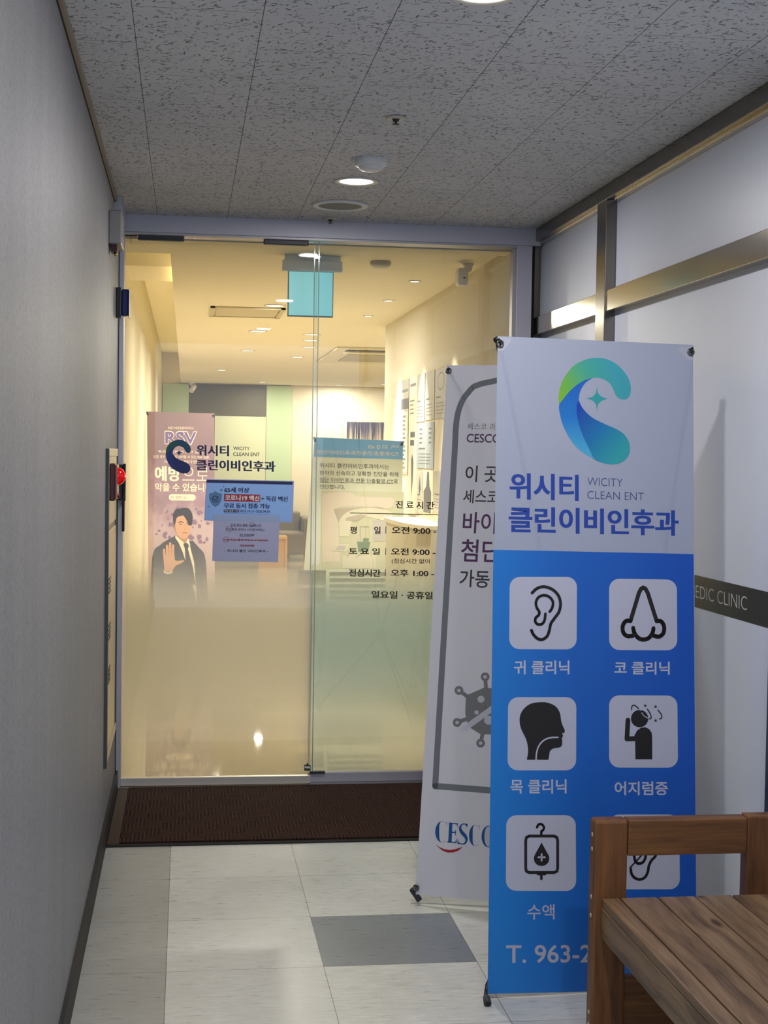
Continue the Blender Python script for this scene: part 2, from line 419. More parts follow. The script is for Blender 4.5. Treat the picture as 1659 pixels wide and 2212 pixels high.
tag(lw.build('wall_left'), kind='structure', label='grey wallpapered left wall')
tag(BX('baseboard_left', (XL, Y0, 0), (XL+0.012, D-0.03, 0.085), mat('black_baseboard', (24, 22, 23), 0.6)), kind='structure')
tr = MB(); bt = mat('beige_molding', (150, 136, 118), 0.5)
tr.box((XL, Y0, H-0.020), (XL+0.012, D-0.46, H), bt).box((XL, Y0, H-0.024), (XL+0.003, D-0.46, H-0.020), gasket)  # black strip painted in for the shadow gap under the molding
tr.box((XL, D-0.46, H-0.06), (XL+0.03, D-0.05, H-0.001), alu)
tag(tr.build('trim_1'), kind='structure')

# right wall: framed white-film glass partition
film_glass = mat('white_filmed_glass', (212, 219, 234), 0.38, 0.0, 0.5, noise=(2.0, 0.04))
wr = thing('wall_right', (XR, 3.0, 0), kind='structure'); wr['label'] = 'white filmed glass partition with stainless frame'
mull = [5.30, 3.585, 1.87, 0.15]
GX = XR+0.035
for i, (ya, yb) in enumerate(zip([D+0.02]+[m-0.06 for m in mull], [m+0.05 for m in mull[:-1]]+[mull[-1]])):
    if yb >= ya: continue
    BX('glass_panel', (GX, yb, 0.1), (GX+0.012, ya, 2.03), film_glass, wr)
    BX('upper_glass_panel', (GX, yb, 2.09), (GX+0.012, ya, 2.44), film_glass, wr)
for m in mull: BX('mullion', (XR-0.005, m-0.065, 0.0), (GX+0.03, m+0.055, 2.436), steel_dark, wr, 0.002)
mb = MB(); mb.box((XR, Y0, 2.022), (GX+0.02, D+0.02, 2.10), steel); mb.build('middle_rail', wr, 0.002)
mb = MB(); mb.box((XR-0.004, Y0, 2.436), (GX+0.03, D+0.02, H), steel_dark).box((XR+0.012, Y0, 2.425), (GX+0.03, D+0.02, 2.437), steel); mb.build('top_rail', wr, 0.002)
BX('bottom_rail', (XR, Y0, 0), (GX+0.03, D+0.02, 0.11), steel, wr, 0.002)
BX('backing_wall', (XR+0.1, Y0, 0), (XR+0.12, D+0.09, H), cream, wr)
# black sign strip on the glass
st = Sheet((GX-0.0005, 4.5, 1.0), (0, -1, 0), (0, 0, 1))
st.base([(1340, 1204), (1668, 1281), (1668, 1359.5), (1340, 1265)], mat('black_vinyl', (22, 22, 24), 0.35), 0.0004)
st.zoom(1440, 1100, 3.16)
st.text('AEDIC CLINIC', (158, 508), (549, 598), (158, 592), mat('silver_vinyl', (200, 200, 202), 0.35), 1, -0.012)
tag(st.build('vinyl_sign_strip'), 'black vinyl band with silver AEDIC CLINIC lettering across the right glass partition', 'sign')

# ------------------------------------------------------------------ glass entrance
dr = thing('door_1', (0.15, D, 0), kind='structure'); dr['label'] = 'clear glass entrance door with grey frame'
BX('header', (XL, D-0.04, 2.418), (XR+0.02, D+0.08, H), alu, dr, 0.002)
BX('header_lip', (XL+0.015, D-0.028, 2.409), (1.455, D+0.07, 2.418), mat('light_lip', (176, 174, 178), 0.4, 0.3), dr)
BX('left_jamb', (XL+0.002, D-0.03, 0.0), (XL+0.022, D+0.07, 2.418), alu, dr, 0.001)
BX('jamb_gap', (XL-0.001, D-0.034, 0.0), (XL+0.003, D-0.03, 2.41), gasket, dr)
BX('right_jamb', (1.452, D-0.03, 0.0), (1.522, D+0.07, 2.418), alu, dr, 0.002)
BX('jamb_gap', (1.522, D-0.01, 0.0), (XR, D+0.07, 2.43), gasket, dr)
BX('jamb_lip', (1.440, D+0.0, 0.0), (1.452, D+0.05, 2.41), mat('light_lip', (1, 1, 1)), dr)
BX('threshold', (XL+0.02, D-0.03, 0.0), (1.45, D+0.09, 0.006), steel, dr)
clear = glass_mat('clear_glass', (0.97, 0.985, 0.97), 1.0)
edge = mat('green_glass_edge', (150, 168, 150), 0.1, 0.0, 0.6)
leaf_y = D+0.012
BX('glass_leaf', (-0.272, leaf_y, 0.04), (0.563, leaf_y+0.010, 2.404), clear, dr)
BX('bottom_rail', (-0.272, leaf_y-0.008, 0.008), (0.563, leaf_y+0.018, 0.042), mat('satin_rail', (216, 210, 200), 0.42, 0.5), dr, 0.001)
for a, b in ((-0.216, -0.018), (0.327, 0.524)):
    BX('patch_fitting', (a, leaf_y-0.012, 2.389), (b, leaf_y+0.022, 2.417), darkgrey, dr, 0.004)
BX('pivot_bracket', (-0.271, leaf_y-0.006, 2.404), (-0.218, leaf_y+0.02, 2.417), darkgrey, dr, 0.001)
BX('spring_pin', (-0.247, leaf_y-0.006, 2.372), (-0.245, leaf_y-0.004, 2.404), darkgrey, dr)
cz = 1.035  # film band levels
film = film_mat('frosted_gradient_film', (250, 247, 236), [(0.0, 0.34), (0.14, 0.44), (0.33, 0.80), (0.5, 0.95), (0.64, 0.95), (0.74, 0.62), (0.83, 0.17), (0.92, 0.02), (1.0, 0.0)], 0.04, 1.15)
BX('frosted_film', (-0.270, leaf_y+0.0115, 0.044), (0.561, leaf_y+0.0122, 1.16), film, dr)
wn = thing('window_1', (1.0, D+0.05, 0), kind='structure'); wn['label'] = 'fixed glass pane right of the door'
py_ = D+0.046
BX('glass_pane', (0.556, py_, 0.045), (1.444, py_+0.010, 2.41), glass_mat('clear_glass_green', (0.945, 0.975, 0.985), 1.1), wn)  # cool tint painted in for the hallway reflected in this pane
BX('glass_edge', (0.553, py_-0.001, 0.045), (0.556, py_+0.011, 2.41), edge, wn)
BX('glass_edge', (0.572, py_-0.001, 0.045), (0.576, py_+0.0, 2.41), edge, wn)
BX('bottom_rail', (0.556, py_-0.012, 0.006), (1.444, py_+0.022, 0.048), alu, wn, 0.001)
BX('rail_clip', (0.560, py_-0.02, 0.046), (0.63, py_-0.002, 0.056), darkgrey, wn, 0.001)
film2 = film_mat('frosted_gradient_film_green', (232, 248, 250), [(0.0, 0.34), (0.14, 0.44), (0.33, 0.80), (0.5, 0.95), (0.64, 0.95), (0.74, 0.62), (0.83, 0.17), (0.92, 0.02), (1.0, 0.0)], 0.04, 1.15)  # same film as the door, tinted for the hallway reflection
BX('frosted_film', (0.558, py_+0.0115, 0.05), (1.442, py_+0.0122, 1.16), film2, wn)

# lock box and pull handle on the left jamb
t = thing('door_lock', (-0.27, D-0.05, 1.264), 'black access lock box with long lever on the left door jamb', 'lock')
BX('lock_case', (-0.300, D-0.075, 1.264), (-0.268, D-0.031, 1.418), black, t, 0.004)
BX('lock_cover', (-0.269, D-0.080, 1.262), (-0.2565, D-0.035, 1.422), mat('glossy_black', (10, 10, 12), 0.15), t, 0.003)
BX('lever', (-0.271, D-0.078, 1.130), (-0.260, D-0.060, 1.264), black, t, 0.004)

# logo, shared by door and banner.  Readings in a 553..1103 x 257..1070 frame
LOGO_GREEN = [(556,620),(553,560),(565,480),(600,400),(660,325),(740,278),(830,257),(920,268),(1000,310),(1065,380),(1097,445),(1103,510),(1090,555),(1060,575),(1020,570),(990,545),(970,500),(945,455),(905,425),(860,410),(810,412),(760,425),(690,465),(630,520),(590,570)]
LOGO_BLUE = [(556,620),(590,570),(630,520),(690,465),(760,425),(810,412),(765,440),(730,485),(712,530),(705,580),(694,600),(690,650),(695,710),(715,790),(750,880),(790,960),(822,1028),(760,995),(690,940),(630,860),(585,770),(563,690)]
LOGO_DARK = [(705,580),(725,625),(765,675),(820,720),(900,760),(980,795),(1040,830),(1080,880),(1096,930),(1093,980),(1070,1025),(1020,1060),(950,1070),(880,1055),(822,1028),(790,960),(750,880),(715,790),(695,710),(690,650),(694,600)]
LOGO_STAR = [(845,480),(862,535),(925,570),(865,600),(845,655),(828,602),(765,565),(828,540)]
def smooth(pts, n=3):
    out = []; N = len(pts)
    for i in range(N):
        p0, p1, p2, p3 = (Vector(pts[(i+k-1) % N]) for k in range(4))
        if (p1-p0).angle(p2-p1, 0) > 1.0 or (p2-p1).angle(p3-p2, 0) > 1.0:
            out.append(tuple(p1)); continue
        for j in range(n):
            t_ = j/n; out.append(tuple(0.5*((2*p1)+(p2-p0)*t_+(2*p0-5*p1+4*p2-p3)*t_*t_+(3*p1-p0-3*p2+p3)*t_**3)))
    return out
def logo(sh, mg, mbl, md, ms, layer=2):
    sh.poly(smooth(LOGO_GREEN), mg, layer); sh.poly(smooth(LOGO_BLUE), mbl, layer+0.3); sh.poly(smooth(LOGO_DARK), md, layer+0.6)
    star = [(845,480),(852,525),(880,555),(925,570),(880,585),(854,612),(845,655),(838,612),(812,582),(765,565),(812,556),(838,525)]
    sh.poly(star, ms, layer)

# lettering on the glass
def glass_sheet(y): return Sheet((0.5, y-0.0003, 1.2), (1, 0, 0), (0, 0, 1))
sh = glass_sheet(leaf_y)
kx = (412.1-357.9)/(1103-553); ky = (1022.7-950)/(1070-257)
sh.T = lambda x, y: (357.9+(x-553)*kx, 950+(y-257)*ky)
pG = sh.W(700, 400)
navy = mat('navy_vinyl', (12, 26, 78), 0.45)  # door vinyl colour darkened to show it backlit by the room
logo(sh, grad_mat('vinyl_green_teal', sh.W(560, 500), sh.W(900, 400), [(0, (20, 92, 60)), (1, (8, 66, 96))]), mat('vinyl_navy_blue', (10, 44, 116), 0.45), mat('vinyl_deep_blue', (8, 30, 92), 0.45), mat('vinyl_teal', (8, 66, 96), 0.45), 0.4)  # logo colours darkened the same way, backlight put into the vinyl
sh.zoom(300, 860, 4.1475)
sh.text('위시티', (515, 418), (808, 424), (515, 515), navy, 0.4, 0.04)
sh.text('WICITY', (845, 433), (993, 437), (845, 465), mat('grey_vinyl', (44, 48, 58), 0.5), 0.4, 0.01)
sh.text('CLEAN ENT', (845, 485), (1083, 489), (845, 517), mat('grey_vinyl', (1, 1, 1)), 0.4, 0.01)
sh.text('클린이비인후과', (512, 548), (1224, 565), (512, 645), navy, 0.4, 0.04)
tag(sh.build('logo_lettering'), 'dark blue clinic logo and Korean lettering stuck on the glass door leaf', 'lettering')

brown = mat('dark_brown_vinyl', (30, 20, 15), 0.5)
t = thing('hours_lettering', (0.95, py_, 0.83), 'dark brown opening hours lettering on the fixed glass pane beside the banners', 'lettering')
def gsh(): return glass_sheet(py_).zoom(660, 860, 3.95)
for yy_, row in ((0, [('진 료 시 간', (770, 875), (1098, 885), (770, 940), .025)]),
                (1125, [('평', (380, 1095), (438, 1097), (380, 1157), .025), ('일', (585, 1095), (641, 1097), (585, 1160), .025), ('오전 9:00 -', (735, 1095), (1116, 1102), (735, 1157), .025)]),
                (1308, [('토 요 일', (370, 1275), (635, 1280), (370, 1333), .025), ('오전 9:00 -', (730, 1278), (1110, 1285), (730, 1338), .025)]),
                (0, [('(점심시간 없이', (735, 1368), (1060, 1373), (735, 1415), .012)]),
                (1490, [('전심시간', (370, 1458), (640, 1462), (370, 1522), .025), ('오후 1:00 -', (727, 1460), (1098, 1466), (727, 1520), .025)]),
                (0, [('일요일 · 공휴일', (562, 1643), (1085, 1652), (562, 1708), .025)])):
    for s_, a, b, c, bo in row: gsh().text(s_, a, b, c, brown, 0.4, bo).build('text', t)
    if yy_: gsh().stroke([(686-(yy_-1125)*0.012, yy_-28), (685-(yy_-1125)*0.012, yy_+28)], 6, brown, 0.4).build('separator_bar', t)
sh = gsh(); sh.stroke([(382, 980), (1135, 996)], 7, brown, 0.4); sh.build('divider_line', t)

# paper notices on the door leaf
sh = Sheet((0.28, leaf_y-0.004, 1.26), (1, 0, 0), (0, 0, 1)).zoom(430, 1020, 7.54)
sky = mat('sky_blue_paper', (142, 182, 240), 0.5); nvy = mat('navy_print', (22, 26, 78), 0.5); cr = mat('cream_print', (226, 226, 232), 0.5)
redb = mat('dark_red_print', (150, 36, 42), 0.5); shb = mat('steel_blue_print', (84, 124, 164), 0.5)
sh.base([(118, 112), (1548, 142), (1522, 822), (82, 788)], mat('pale_blue_paper', (160, 174, 222), 0.5), 0.001)
sh.poly([(140, 165), (1525, 200), (1500, 800), (100, 770)], sky, 0.5)
sh.poly([(118, 140), (140, 126), (1525, 156), (1522, 205), (120, 170)], nvy, 1)
sh.poly([(163, 350), (225, 335), (267, 305), (310, 337), (373, 352), (366, 455), (330, 525), (265, 567), (203, 522), (165, 450)], shb, 1)
sh.stroke([(265+48*math.cos(a*PI/10), 437+48*math.sin(a*PI/10)) for a in range(1, 19)], 12, nvy, 1.5)
sh.stroke([(240, 430), (262, 455), (318, 405)], 12, nvy, 1.6)
sh.disc((363, 292), 20, shb, 1); sh.disc((400, 233), 12, shb, 1); sh.disc((162, 562), 8, nvy, 1)
sh.text('65세 이상', (412, 243), (820, 252), (410, 328), nvy, 1, 0.04)
sh.poly([(408, 352), (998, 368), (996, 486), (404, 470)], redb, 1)
sh.text('코로나19 백신', (424, 368), (985, 382), (422, 458), cr, 1.6, 0.035)
sh.text('+ 독감 백신', (1012, 388), (1446, 398), (1010, 470), nvy, 1, 0.04)
sh.text('무료 동시 접종 가능', (405, 503), (1156, 513), (403, 584), nvy, 1, 0.04)
sh.poly([(404, 605), (652, 608), (652, 656), (402, 652)], nvy, 1)
sh.text('무료 접종 기간', (410, 611), (646, 614), (408, 647), cr, 1.6)
sh.text('2025.10.15~2026.04.30', (665, 612), (1155, 620), (665, 652), nvy, 1, 0.02)
sh.stroke([(403, 670), (1145, 684)], 3, nvy, 1)
tag(sh.build('vaccine_notice'), 'blue landscape vaccine notice with red highlighted line taped on the glass door', 'notice')
sh = Sheet((0.265, leaf_y-0.0065, 1.1), (1, 0, 0), (0, 0, 1)).zoom(430, 1020, 7.54)
gp = mat('dark_grey_print', (52, 50, 66), 0.5); rp = mat('red_pen', (150, 40, 46), 0.5)
sh.base([(235, 790), (1310, 808), (1288, 1468), (213, 1445)], mat('lilac_paper', (170, 174, 206), 0.5), 0.001)
sh.base([(238, 688), (1312, 704), (1309, 809), (234, 791)], mat('clear_sleeve_top', (150, 168, 205), 0.3), 0.001)
for s_, a, b, c, m_ in (('유료 독감 접종 가능합니다', (516, 838), (1015, 848), (516, 875), gp), ('국산독감-코박스 3가(한국백신)', (440, 908), (1062, 920), (440, 955), gp),
                    ('35,000원', (657, 1000), (897, 1004), (657, 1040), gp), ('수입독감-플루아릭스 4가(GSK)', (392, 1080), (1125, 1090), (392, 1122), rp), ('40,000원', (660, 1172), (900, 1176), (660, 1208), redb),
                    ('- 위시티 클린 이비인후과 -', (418, 1255), (1122, 1262), (418, 1302), gp)):
    sh.text(s_, a, b, c, m_, 1, 0.018)
for a, b in (((520, 884), (1015, 890)), ((657, 1044), (850, 1048)), ((665, 1214), (900, 1218))): sh.stroke([a, b], 4, gp, 1)
for a, b in (((392, 1100), (1120, 1112)), ((662, 1190), (895, 1194))): sh.stroke([a, b], 6, redb, 1.4)
for c, r, m_ in (((860, 850), 34, gp), ((488, 926), 46, rp), ((440, 1096), 44, rp)):
    sh.stroke([(c[0]+r*1.15*math.cos(a*PI/9), c[1]+r*math.sin(a*PI/9)) for a in range(19)], 5, m_, 1.4)
tag(sh.build('price_notice'), 'pale lilac price notice hanging below the blue vaccine notice on the glass door', 'notice')
sh = Sheet((0.55, leaf_y-0.0005, 0.09), (1, 0, 0), (0, 0, 1))
sh.base([(657, 1652), (671, 1652.5), (671, 1665), (657, 1664.5)], mat('dark_green_print', (46, 66, 40), 0.5), 0.0003)
sh.poly([(658, 1655), (670, 1655.5), (670, 1660), (658, 1659.5)], cr, 1); sh.disc((664, 1650.5), 2.2, mat('dark_green_print', (1, 1, 1)), 1)
tag(sh.build('glass_sticker'), 'tiny dark green sticker at the lower corner of the glass door', 'sticker')

# ------------------------------------------------------------------ mat
mt_ = thing('doormat', (0.3, 5.9, 0), 'dark brown ribbed entrance mat lying in front of the glass door', 'mat')
BX('mat_pad', (-0.235, 5.445, 0.001), (XR-0.02, D-0.035, 0.012), mat_mat(), mt_, 0.002)
BX('mat_border', (-0.281, 5.43, 0.001), (-0.236, D-0.035, 0.010), mat('mat_rubber_brown', (58, 38, 28), 0.7), mt_, 0.003)
BX('mat_border', (-0.281, 5.415, 0.001), (XR-0.02, 5.444, 0.006), mat('mat_rubber_black', (16, 13, 12), 0.7), mt_, 0.002)

# ------------------------------------------------------------------ ceiling fittings
def downlight(name, x, y, z, r, ring_m, power, col, label, group, spot=False, cold=1.0):
    t = thing(name, (x, y, z), label, 'ceiling light', group)
    MB().lathe((x, y, z), (0, 0, -1), [(r*0.99, 0.0), (r*1.28, 0.0), (r*1.28, 0.003), (r*1.2, 0.006), (r*1.0, 0.004), (r*0.99, 0.0)], ring_m, 32).build('trim_ring', t)
    MB().lathe((x, y, z), (0, 0, -1), [(0.0, 0.0025), (r*0.7, 0.0025), (r*0.99, 0.0015)], diff_m if not spot else diff_s, 32).build('diffuser', t)
    ld = bpy.data.lights.new('lamp', 'SPOT' if spot else 'AREA'); ld.energy = power; ld.color = col
    if spot: ld.spot_size = math.radians(62); ld.spot_blend = 0.75; ld.shadow_soft_size = 0.03
    else: ld.shape = 'DISK'; ld.size = r*1.7
    lo = bpy.data.objects.new('lamp', ld); COL.objects.link(lo); lo.parent = t; lo.location = (0, 0, -0.008)
    return t
diff_m = mat('lit_diffuser', (255, 255, 255), 0.5, emit=(255, 252, 245), es=3.0)
diff_s = mat('lit_spot', (255, 255, 255), 0.5, emit=(255, 244, 220), es=6.0)
ringm = mat('ivory_ring', (214, 208, 196), 0.4)
d0 = downlight('downlight', 0.617, 5.386, H, 0.064, ringm, CORR_LAMP, CORR_COL, 'lit round corridor downlight between the smoke detector and the round grille', 'corridor downlights')
copy_tree(d0, (0.019, -2.235, 0), label='lit round corridor downlight at the top edge of the picture')
for dy, lb in ((-4.47, 'corridor downlight above the viewer'),): copy_tree(d0, (0, dy, 0), label=lb)
t = thing('smoke_detector', (0.62, 4.985, H), 'white domed smoke detector on the corridor ceiling in front of the lit downlight', 'smoke detector')
MB().lathe((0.62, 4.985, H), (0, 0, -1), [(0.054, 0.0), (0.056, 0.008), (0.056, 0.020), (0.050, 0.024), (0.040, 0.025)], white, 32).build('detector_base', t)
MB().lathe((0.62, 4.985, H), (0, 0, -1), [(0.041, 0.0245), (0.041, 0.031), (0.033, 0.037), (0.018, 0.041), (0.0, 0.042)], white, 32).build('detector_head', t)
t = thing('ceiling_speaker', (0.612, 5.907, H), 'round grey ceiling grille with white rim near the glass door', 'ceiling grille')
MB().lathe((0.612, 5.907, H), (0, 0, -1), [(0.088, 0.0), (0.113, 0.0), (0.115, 0.004), (0.108, 0.010), (0.092, 0.009), (0.088, 0.004)], white, 40).build('rim', t)
MB().lathe((0.612, 5.907, H), (0, 0, -1), [(0.092, 0.006), (0.03, 0.007), (0.0, 0.007)], mat('grey_mesh', (112, 116, 118), 0.7), 40).build('grille', t)
sp0 = thing('sprinkler', (0.615, 4.348, H), 'round sprinkler head on the corridor ceiling nearest the viewer', 'sprinkler', 'corridor sprinkler heads')
MB().lathe((0.615, 4.348, H), (0, 0, -1), [(0.012, 0.001), (0.032, 0.001), (0.031, 0.005), (0.022, 0.009), (0.012, 0.006)], mat('cream_escutcheon', (196, 190, 172), 0.4), 28).build('escutcheon', sp0)
mb = MB().lathe((0.615, 4.348, H), (0, 0, -1), [(0.012, 0.004), (0.009, 0.012), (0.004, 0.014), (0.003, 0.02), (0.011, 0.021), (0.011, 0.0225), (0.0, 0.0225)], darkgrey, 20); mb.build('nozzle', sp0)
copy_tree(sp0, (-0.009, 1.904, 0), label='small sprinkler head on the corridor ceiling just before the door header')

# ------------------------------------------------------------------ left wall fittings
y0, y1, z0, z1 = CAB
t = thing('hydrant_cabinet', (XL, (y0+y1)/2, z0), 'tall stainless fire hydrant cabinet recessed in the grey left wall', 'hydrant cabinet')
frm = mat('dark_frame', (70, 72, 76), 0.4, 0.5); sat = mat('satin_stainless', (206, 196, 176), 0.28, 0.85)
mb = MB()
mb.box((XL-0.02, y0, z0), (XL+0.012, y0+0.05, z1), frm).box((XL-0.02, y1-0.02, z0), (XL+0.005, y1, z1), frm).box((XL-0.02, y0, z1-0.03), (XL+0.009, y1, z1), sat).box((XL-0.02, y0, z0), (XL+0.009, y1, z0+0.03), sat)
mb.build('frame', t, 0.002)
BX('upper_panel', (XL-0.05, y0+0.05, 1.19), (XL+0.004, y1-0.02, z1-0.03), sat, t, 0.002)
d_ = BX('door', (XL-0.05, y0+0.05, z0+0.03), (XL+0.004, y1-0.02, 1.165), sat, t, 0.002)
for zz in (0.955, 0.775, 0.605): 
    mb = MB()
    for k in range(4): mb.box((XL+0.004, 5.62, zz-0.028+k*0.017), (XL+0.006, 5.75, zz-0.018+k*0.017), black)
    mb.build('vent_slot', d_)
BX('door_pull', (XL+0.004, 5.49, 0.66), (XL+0.010, 5.52, 0.80), mat('brown_plastic', (80, 54, 44), 0.5), d_, 0.002)
BX('gap', (XL-0.05, y0+0.05, 1.165), (XL+0.001, y1-0.02, 1.19), steel_dark, t)
t = thing('fire_alarm', (XL, 5.72, 1.29), 'red fire alarm station with glowing dome lamp on the hydrant cabinet', 'fire alarm')
red = mat('alarm_red', (120, 14, 20), 0.35)
BX('back_box', (XL+0.005, 5.62, 1.285), (XL+0.024, 5.80, 1.428), mat('alarm_maroon', (70, 10, 18), 0.35), t, 0.003)
BX('face_plate', (XL+0.024, 5.625, 1.29), (XL+0.032, 5.795, 1.423), mat('alarm_rim', (150, 110, 104), 0.3, 0.4), t, 0.003)
lens = MB().lathe((XL+0.032, 5.71, 1.378), (1, 0, 0), [(0.034, 0.0), (0.033, 0.008), (0.027, 0.018), (0.016, 0.026), (0.0, 0.029)], mat('red_lens', (190, 10, 18), 0.1, 0, 0.6, emit=(255, 0, 12), es=0.25), 28).build('dome_lamp', t)
MB().lathe((XL+0.060, 5.699, 1.379), (1, -0.4, 0), [(0.004, 0.0), (0.003, 0.002), (0.0, 0.003)], mat('red_led', (255, 60, 70), 0.2, emit=(255, 80, 90), es=6.0), 12).build('led', lens)
MB().lathe((XL+0.032, 5.70, 1.303), (1, 0, 0), [(0.010, 0.0), (0.009, 0.006), (0.0, 0.010)], red, 16).build('push_button', t)
t = thing('emergency_light', (XL, 5.6, 2.24), 'grey emergency light box mounted high on the left wall beside the door', 'emergency light')
BX('case', (XL, 5.50, 2.248), (-0.246, 5.72, 2.372), mat('grey_case', (150, 148, 146), 0.4, 0.3), t, 0.005)
BX('lamp_base', (XL+0.006, 5.53, 2.222), (-0.264, 5.60, 2.25), mat('maroon_base', (58, 14, 14), 0.4), t, 0.002)
MB().lathe((-0.272, 5.565, 2.224), (0.3, -0.3, -1), [(0.004, 0), (0.008, 0.006), (0.007, 0.014), (0.0, 0.016)], mat('brass', (200, 170, 120), 0.2, 1.0), 14).build('bulb', t)
MB().tube([(-0.246, 5.6, 2.30), (-0.238, 5.6, 2.285), (-0.237, 5.6, 2.25), (-0.246, 5.6, 2.235), (-0.258, 5.6, 2.235)], 0.0016, mat('grey_wire', (160, 160, 160), 0.4), 6).build('wire', t)
t = thing('warning_beacon', (XL, 6.14, 2.03), 'small black beacon with blue lens on the left wall near the door top', 'beacon')
BX('housing', (XL, 6.10, 2.03), (-0.272, 6.17, 2.152), black, t, 0.003)
BX('lens', (-0.272, 6.105, 2.036), (-0.242, 6.165, 2.146), mat('blue_lens', (6, 22, 84), 0.12, 0, 0.6), t, 0.006)
BX('end_cap', (-0.242, 6.10, 2.03), (-0.239, 6.17, 2.152), mat('grey_cap', (150, 150, 160), 0.4), t, 0.001)

# ------------------------------------------------------------------ X-banner stands
def x_stand(t, corners, back, hub_f, fabric_n, pole_r=0.0055, feet=None, mp=None):
    """corners TL TR BR BL world; poles run from a hub behind the fabric to the grommets"""
    mp = mp or black
    TL, TR, BR, BL = corners
    hub = (TL+TR+BR+BL)/4*0.5+((BL+BR)/2)*0.5; hub = hub-fabric_n*back
    MB().lathe(hub+fabric_n*0.015, -fabric_n, [(0.0, 0.0), (0.03, 0.0), (0.034, 0.006), (0.034, 0.03), (0.0, 0.034)], black, 20).build('hub', t)
    cen = (TL+TR+BR+BL)/4
    for i, c in enumerate((TL, TR, BR, BL)):
        out = (c-cen).normalized()
        if feet and i >= 2: out = (out+(feet[i-2]-c).normalized()*0.5).normalized()
        g = c-out*0.022
        tip = g+fabric_n*(-0.02)
        end = tip+out*(0.02 if i < 2 else 0.0)
        if feet and i >= 2: end = feet[i-2]
        p = MB().tube([hub, tip-fabric_n*0.002, end] if not (feet and i >= 2) else [hub, tip-fabric_n*0.002+out*0.004, c-fabric_n*0.012+out*0.006, end], pole_r, mp, 10).build('pole', t)
        if feet and i >= 2:
            d = (end-(c-fabric_n*0.012+out*0.006)).normalized()
            MB().tube([end-d*0.05, end-d*0.045, end-d*0.004, end], [pole_r, 0.0095, 0.0105, 0.007], mat('rubber_grey', (52, 54, 60), 0.6), 12).build('rubber_foot', p)
        else: MB().lathe(end-out*0.012, out, [(0.0, 0.0), (0.008, 0.001), (0.009, 0.008), (0.007, 0.013), (0.0, 0.016)], black, 14).build('pole_cap', p)
        MB().torus(g+fabric_n*0.002, fabric_n, 0.0085, 0.0028, mat('grommet_steel', (120, 118, 116), 0.25, 1.0), 22).build('grommet', t)
        hk = [g+fabric_n*0.004-out*0.003, g+fabric_n*0.008+out*0.004, g+fabric_n*0.004+out*0.012, tip+out*0.014]
        if feet and i >= 2: hk = [g+fabric_n*0.004+out*0.002, g+fabric_n*0.008-out*0.002, g-fabric_n*0.003-out*0.006, tip-out*0.004]
        MB().tube(hk, 0.0032, black, 8).build('hook', t)
    return hub

# front banner --------------------------------------------------------
Of = Vector((0.8333, 3.8077, 0.0061)); ya, le = 0.0521, 0.0573
Xf = Vector((math.cos(ya), math.sin(ya), 0)); Bf = Vector((-math.sin(ya), math.cos(ya), 0)); Yf = Vector((0, 0, math.cos(le)))+Bf*math.sin(le)
sh = Sheet(Of, Xf, Yf)
QF = [(1075, 726), (1497, 745), (1505, 2137), (1053, 2147)]
cw = [sh.W(*q) for q in QF]
t = thing('x_banner', (1.13, 3.85, 0), 'tall white and blue clinic banner on an X stand with ear, nose and throat icons', 'banner')
bw = paper
gz = [sh.W(1280, 1190), sh.W(1280, 2147)]
blue = grad_mat('banner_blue', sh.W(1060, 1700), sh.W(1500, 1650), [(0, (20, 128, 216)), (0.45, (12, 98, 196)), (1, (16, 86, 192))], 0.5)
tile = mat('banner_icon_white', (190, 193, 212), 0.55)
sh.base(QF, bw, 0)
sh.poly([(1065.6, 1187.5), (1498.2, 1196.8), (1505, 2136.8), (1053.2, 2146.8)], blue, 0.5)
sh.zoom(1050, 700, 3.53)
logo(sh, grad_mat('logo_green_teal', sh.W(560, 560), sh.W(960, 330), [(0, (120, 180, 40)), (0.22, (104, 178, 72)), (0.6, (64, 166, 148)), (1, (56, 160, 176))]),
     grad_mat('logo_blue', sh.W(730, 450), sh.W(740, 980), [(0, (16, 96, 192)), (0.5, (20, 118, 200)), (1, (70, 170, 212))]),
     grad_mat('logo_teal', sh.W(690, 650), sh.W(1040, 980), [(0, (8, 60, 170)), (0.5, (10, 116, 176)), (1, (40, 160, 168))]), mat('logo_star', (44, 156, 160), 0.5), 1)
bt_ = mat('royal_blue_print', (26, 64, 160), 0.5); sb = mat('slate_blue_print', (56, 70, 130), 0.5)
sh.text('위시티', (178, 1133), (706, 1150), (178, 1334), bt_, 1, 0.032)
sh.text('WICITY', (772, 1168), (1040, 1180), (772, 1230), sb, 1, -0.012)
sh.text('CLEAN ENT', (772, 1272), (1202, 1286), (772, 1332), sb, 1, -0.012)
sh.text('클린이비인후과', (172, 1388), (1468, 1420), (172, 1588), bt_, 1, 0.032)
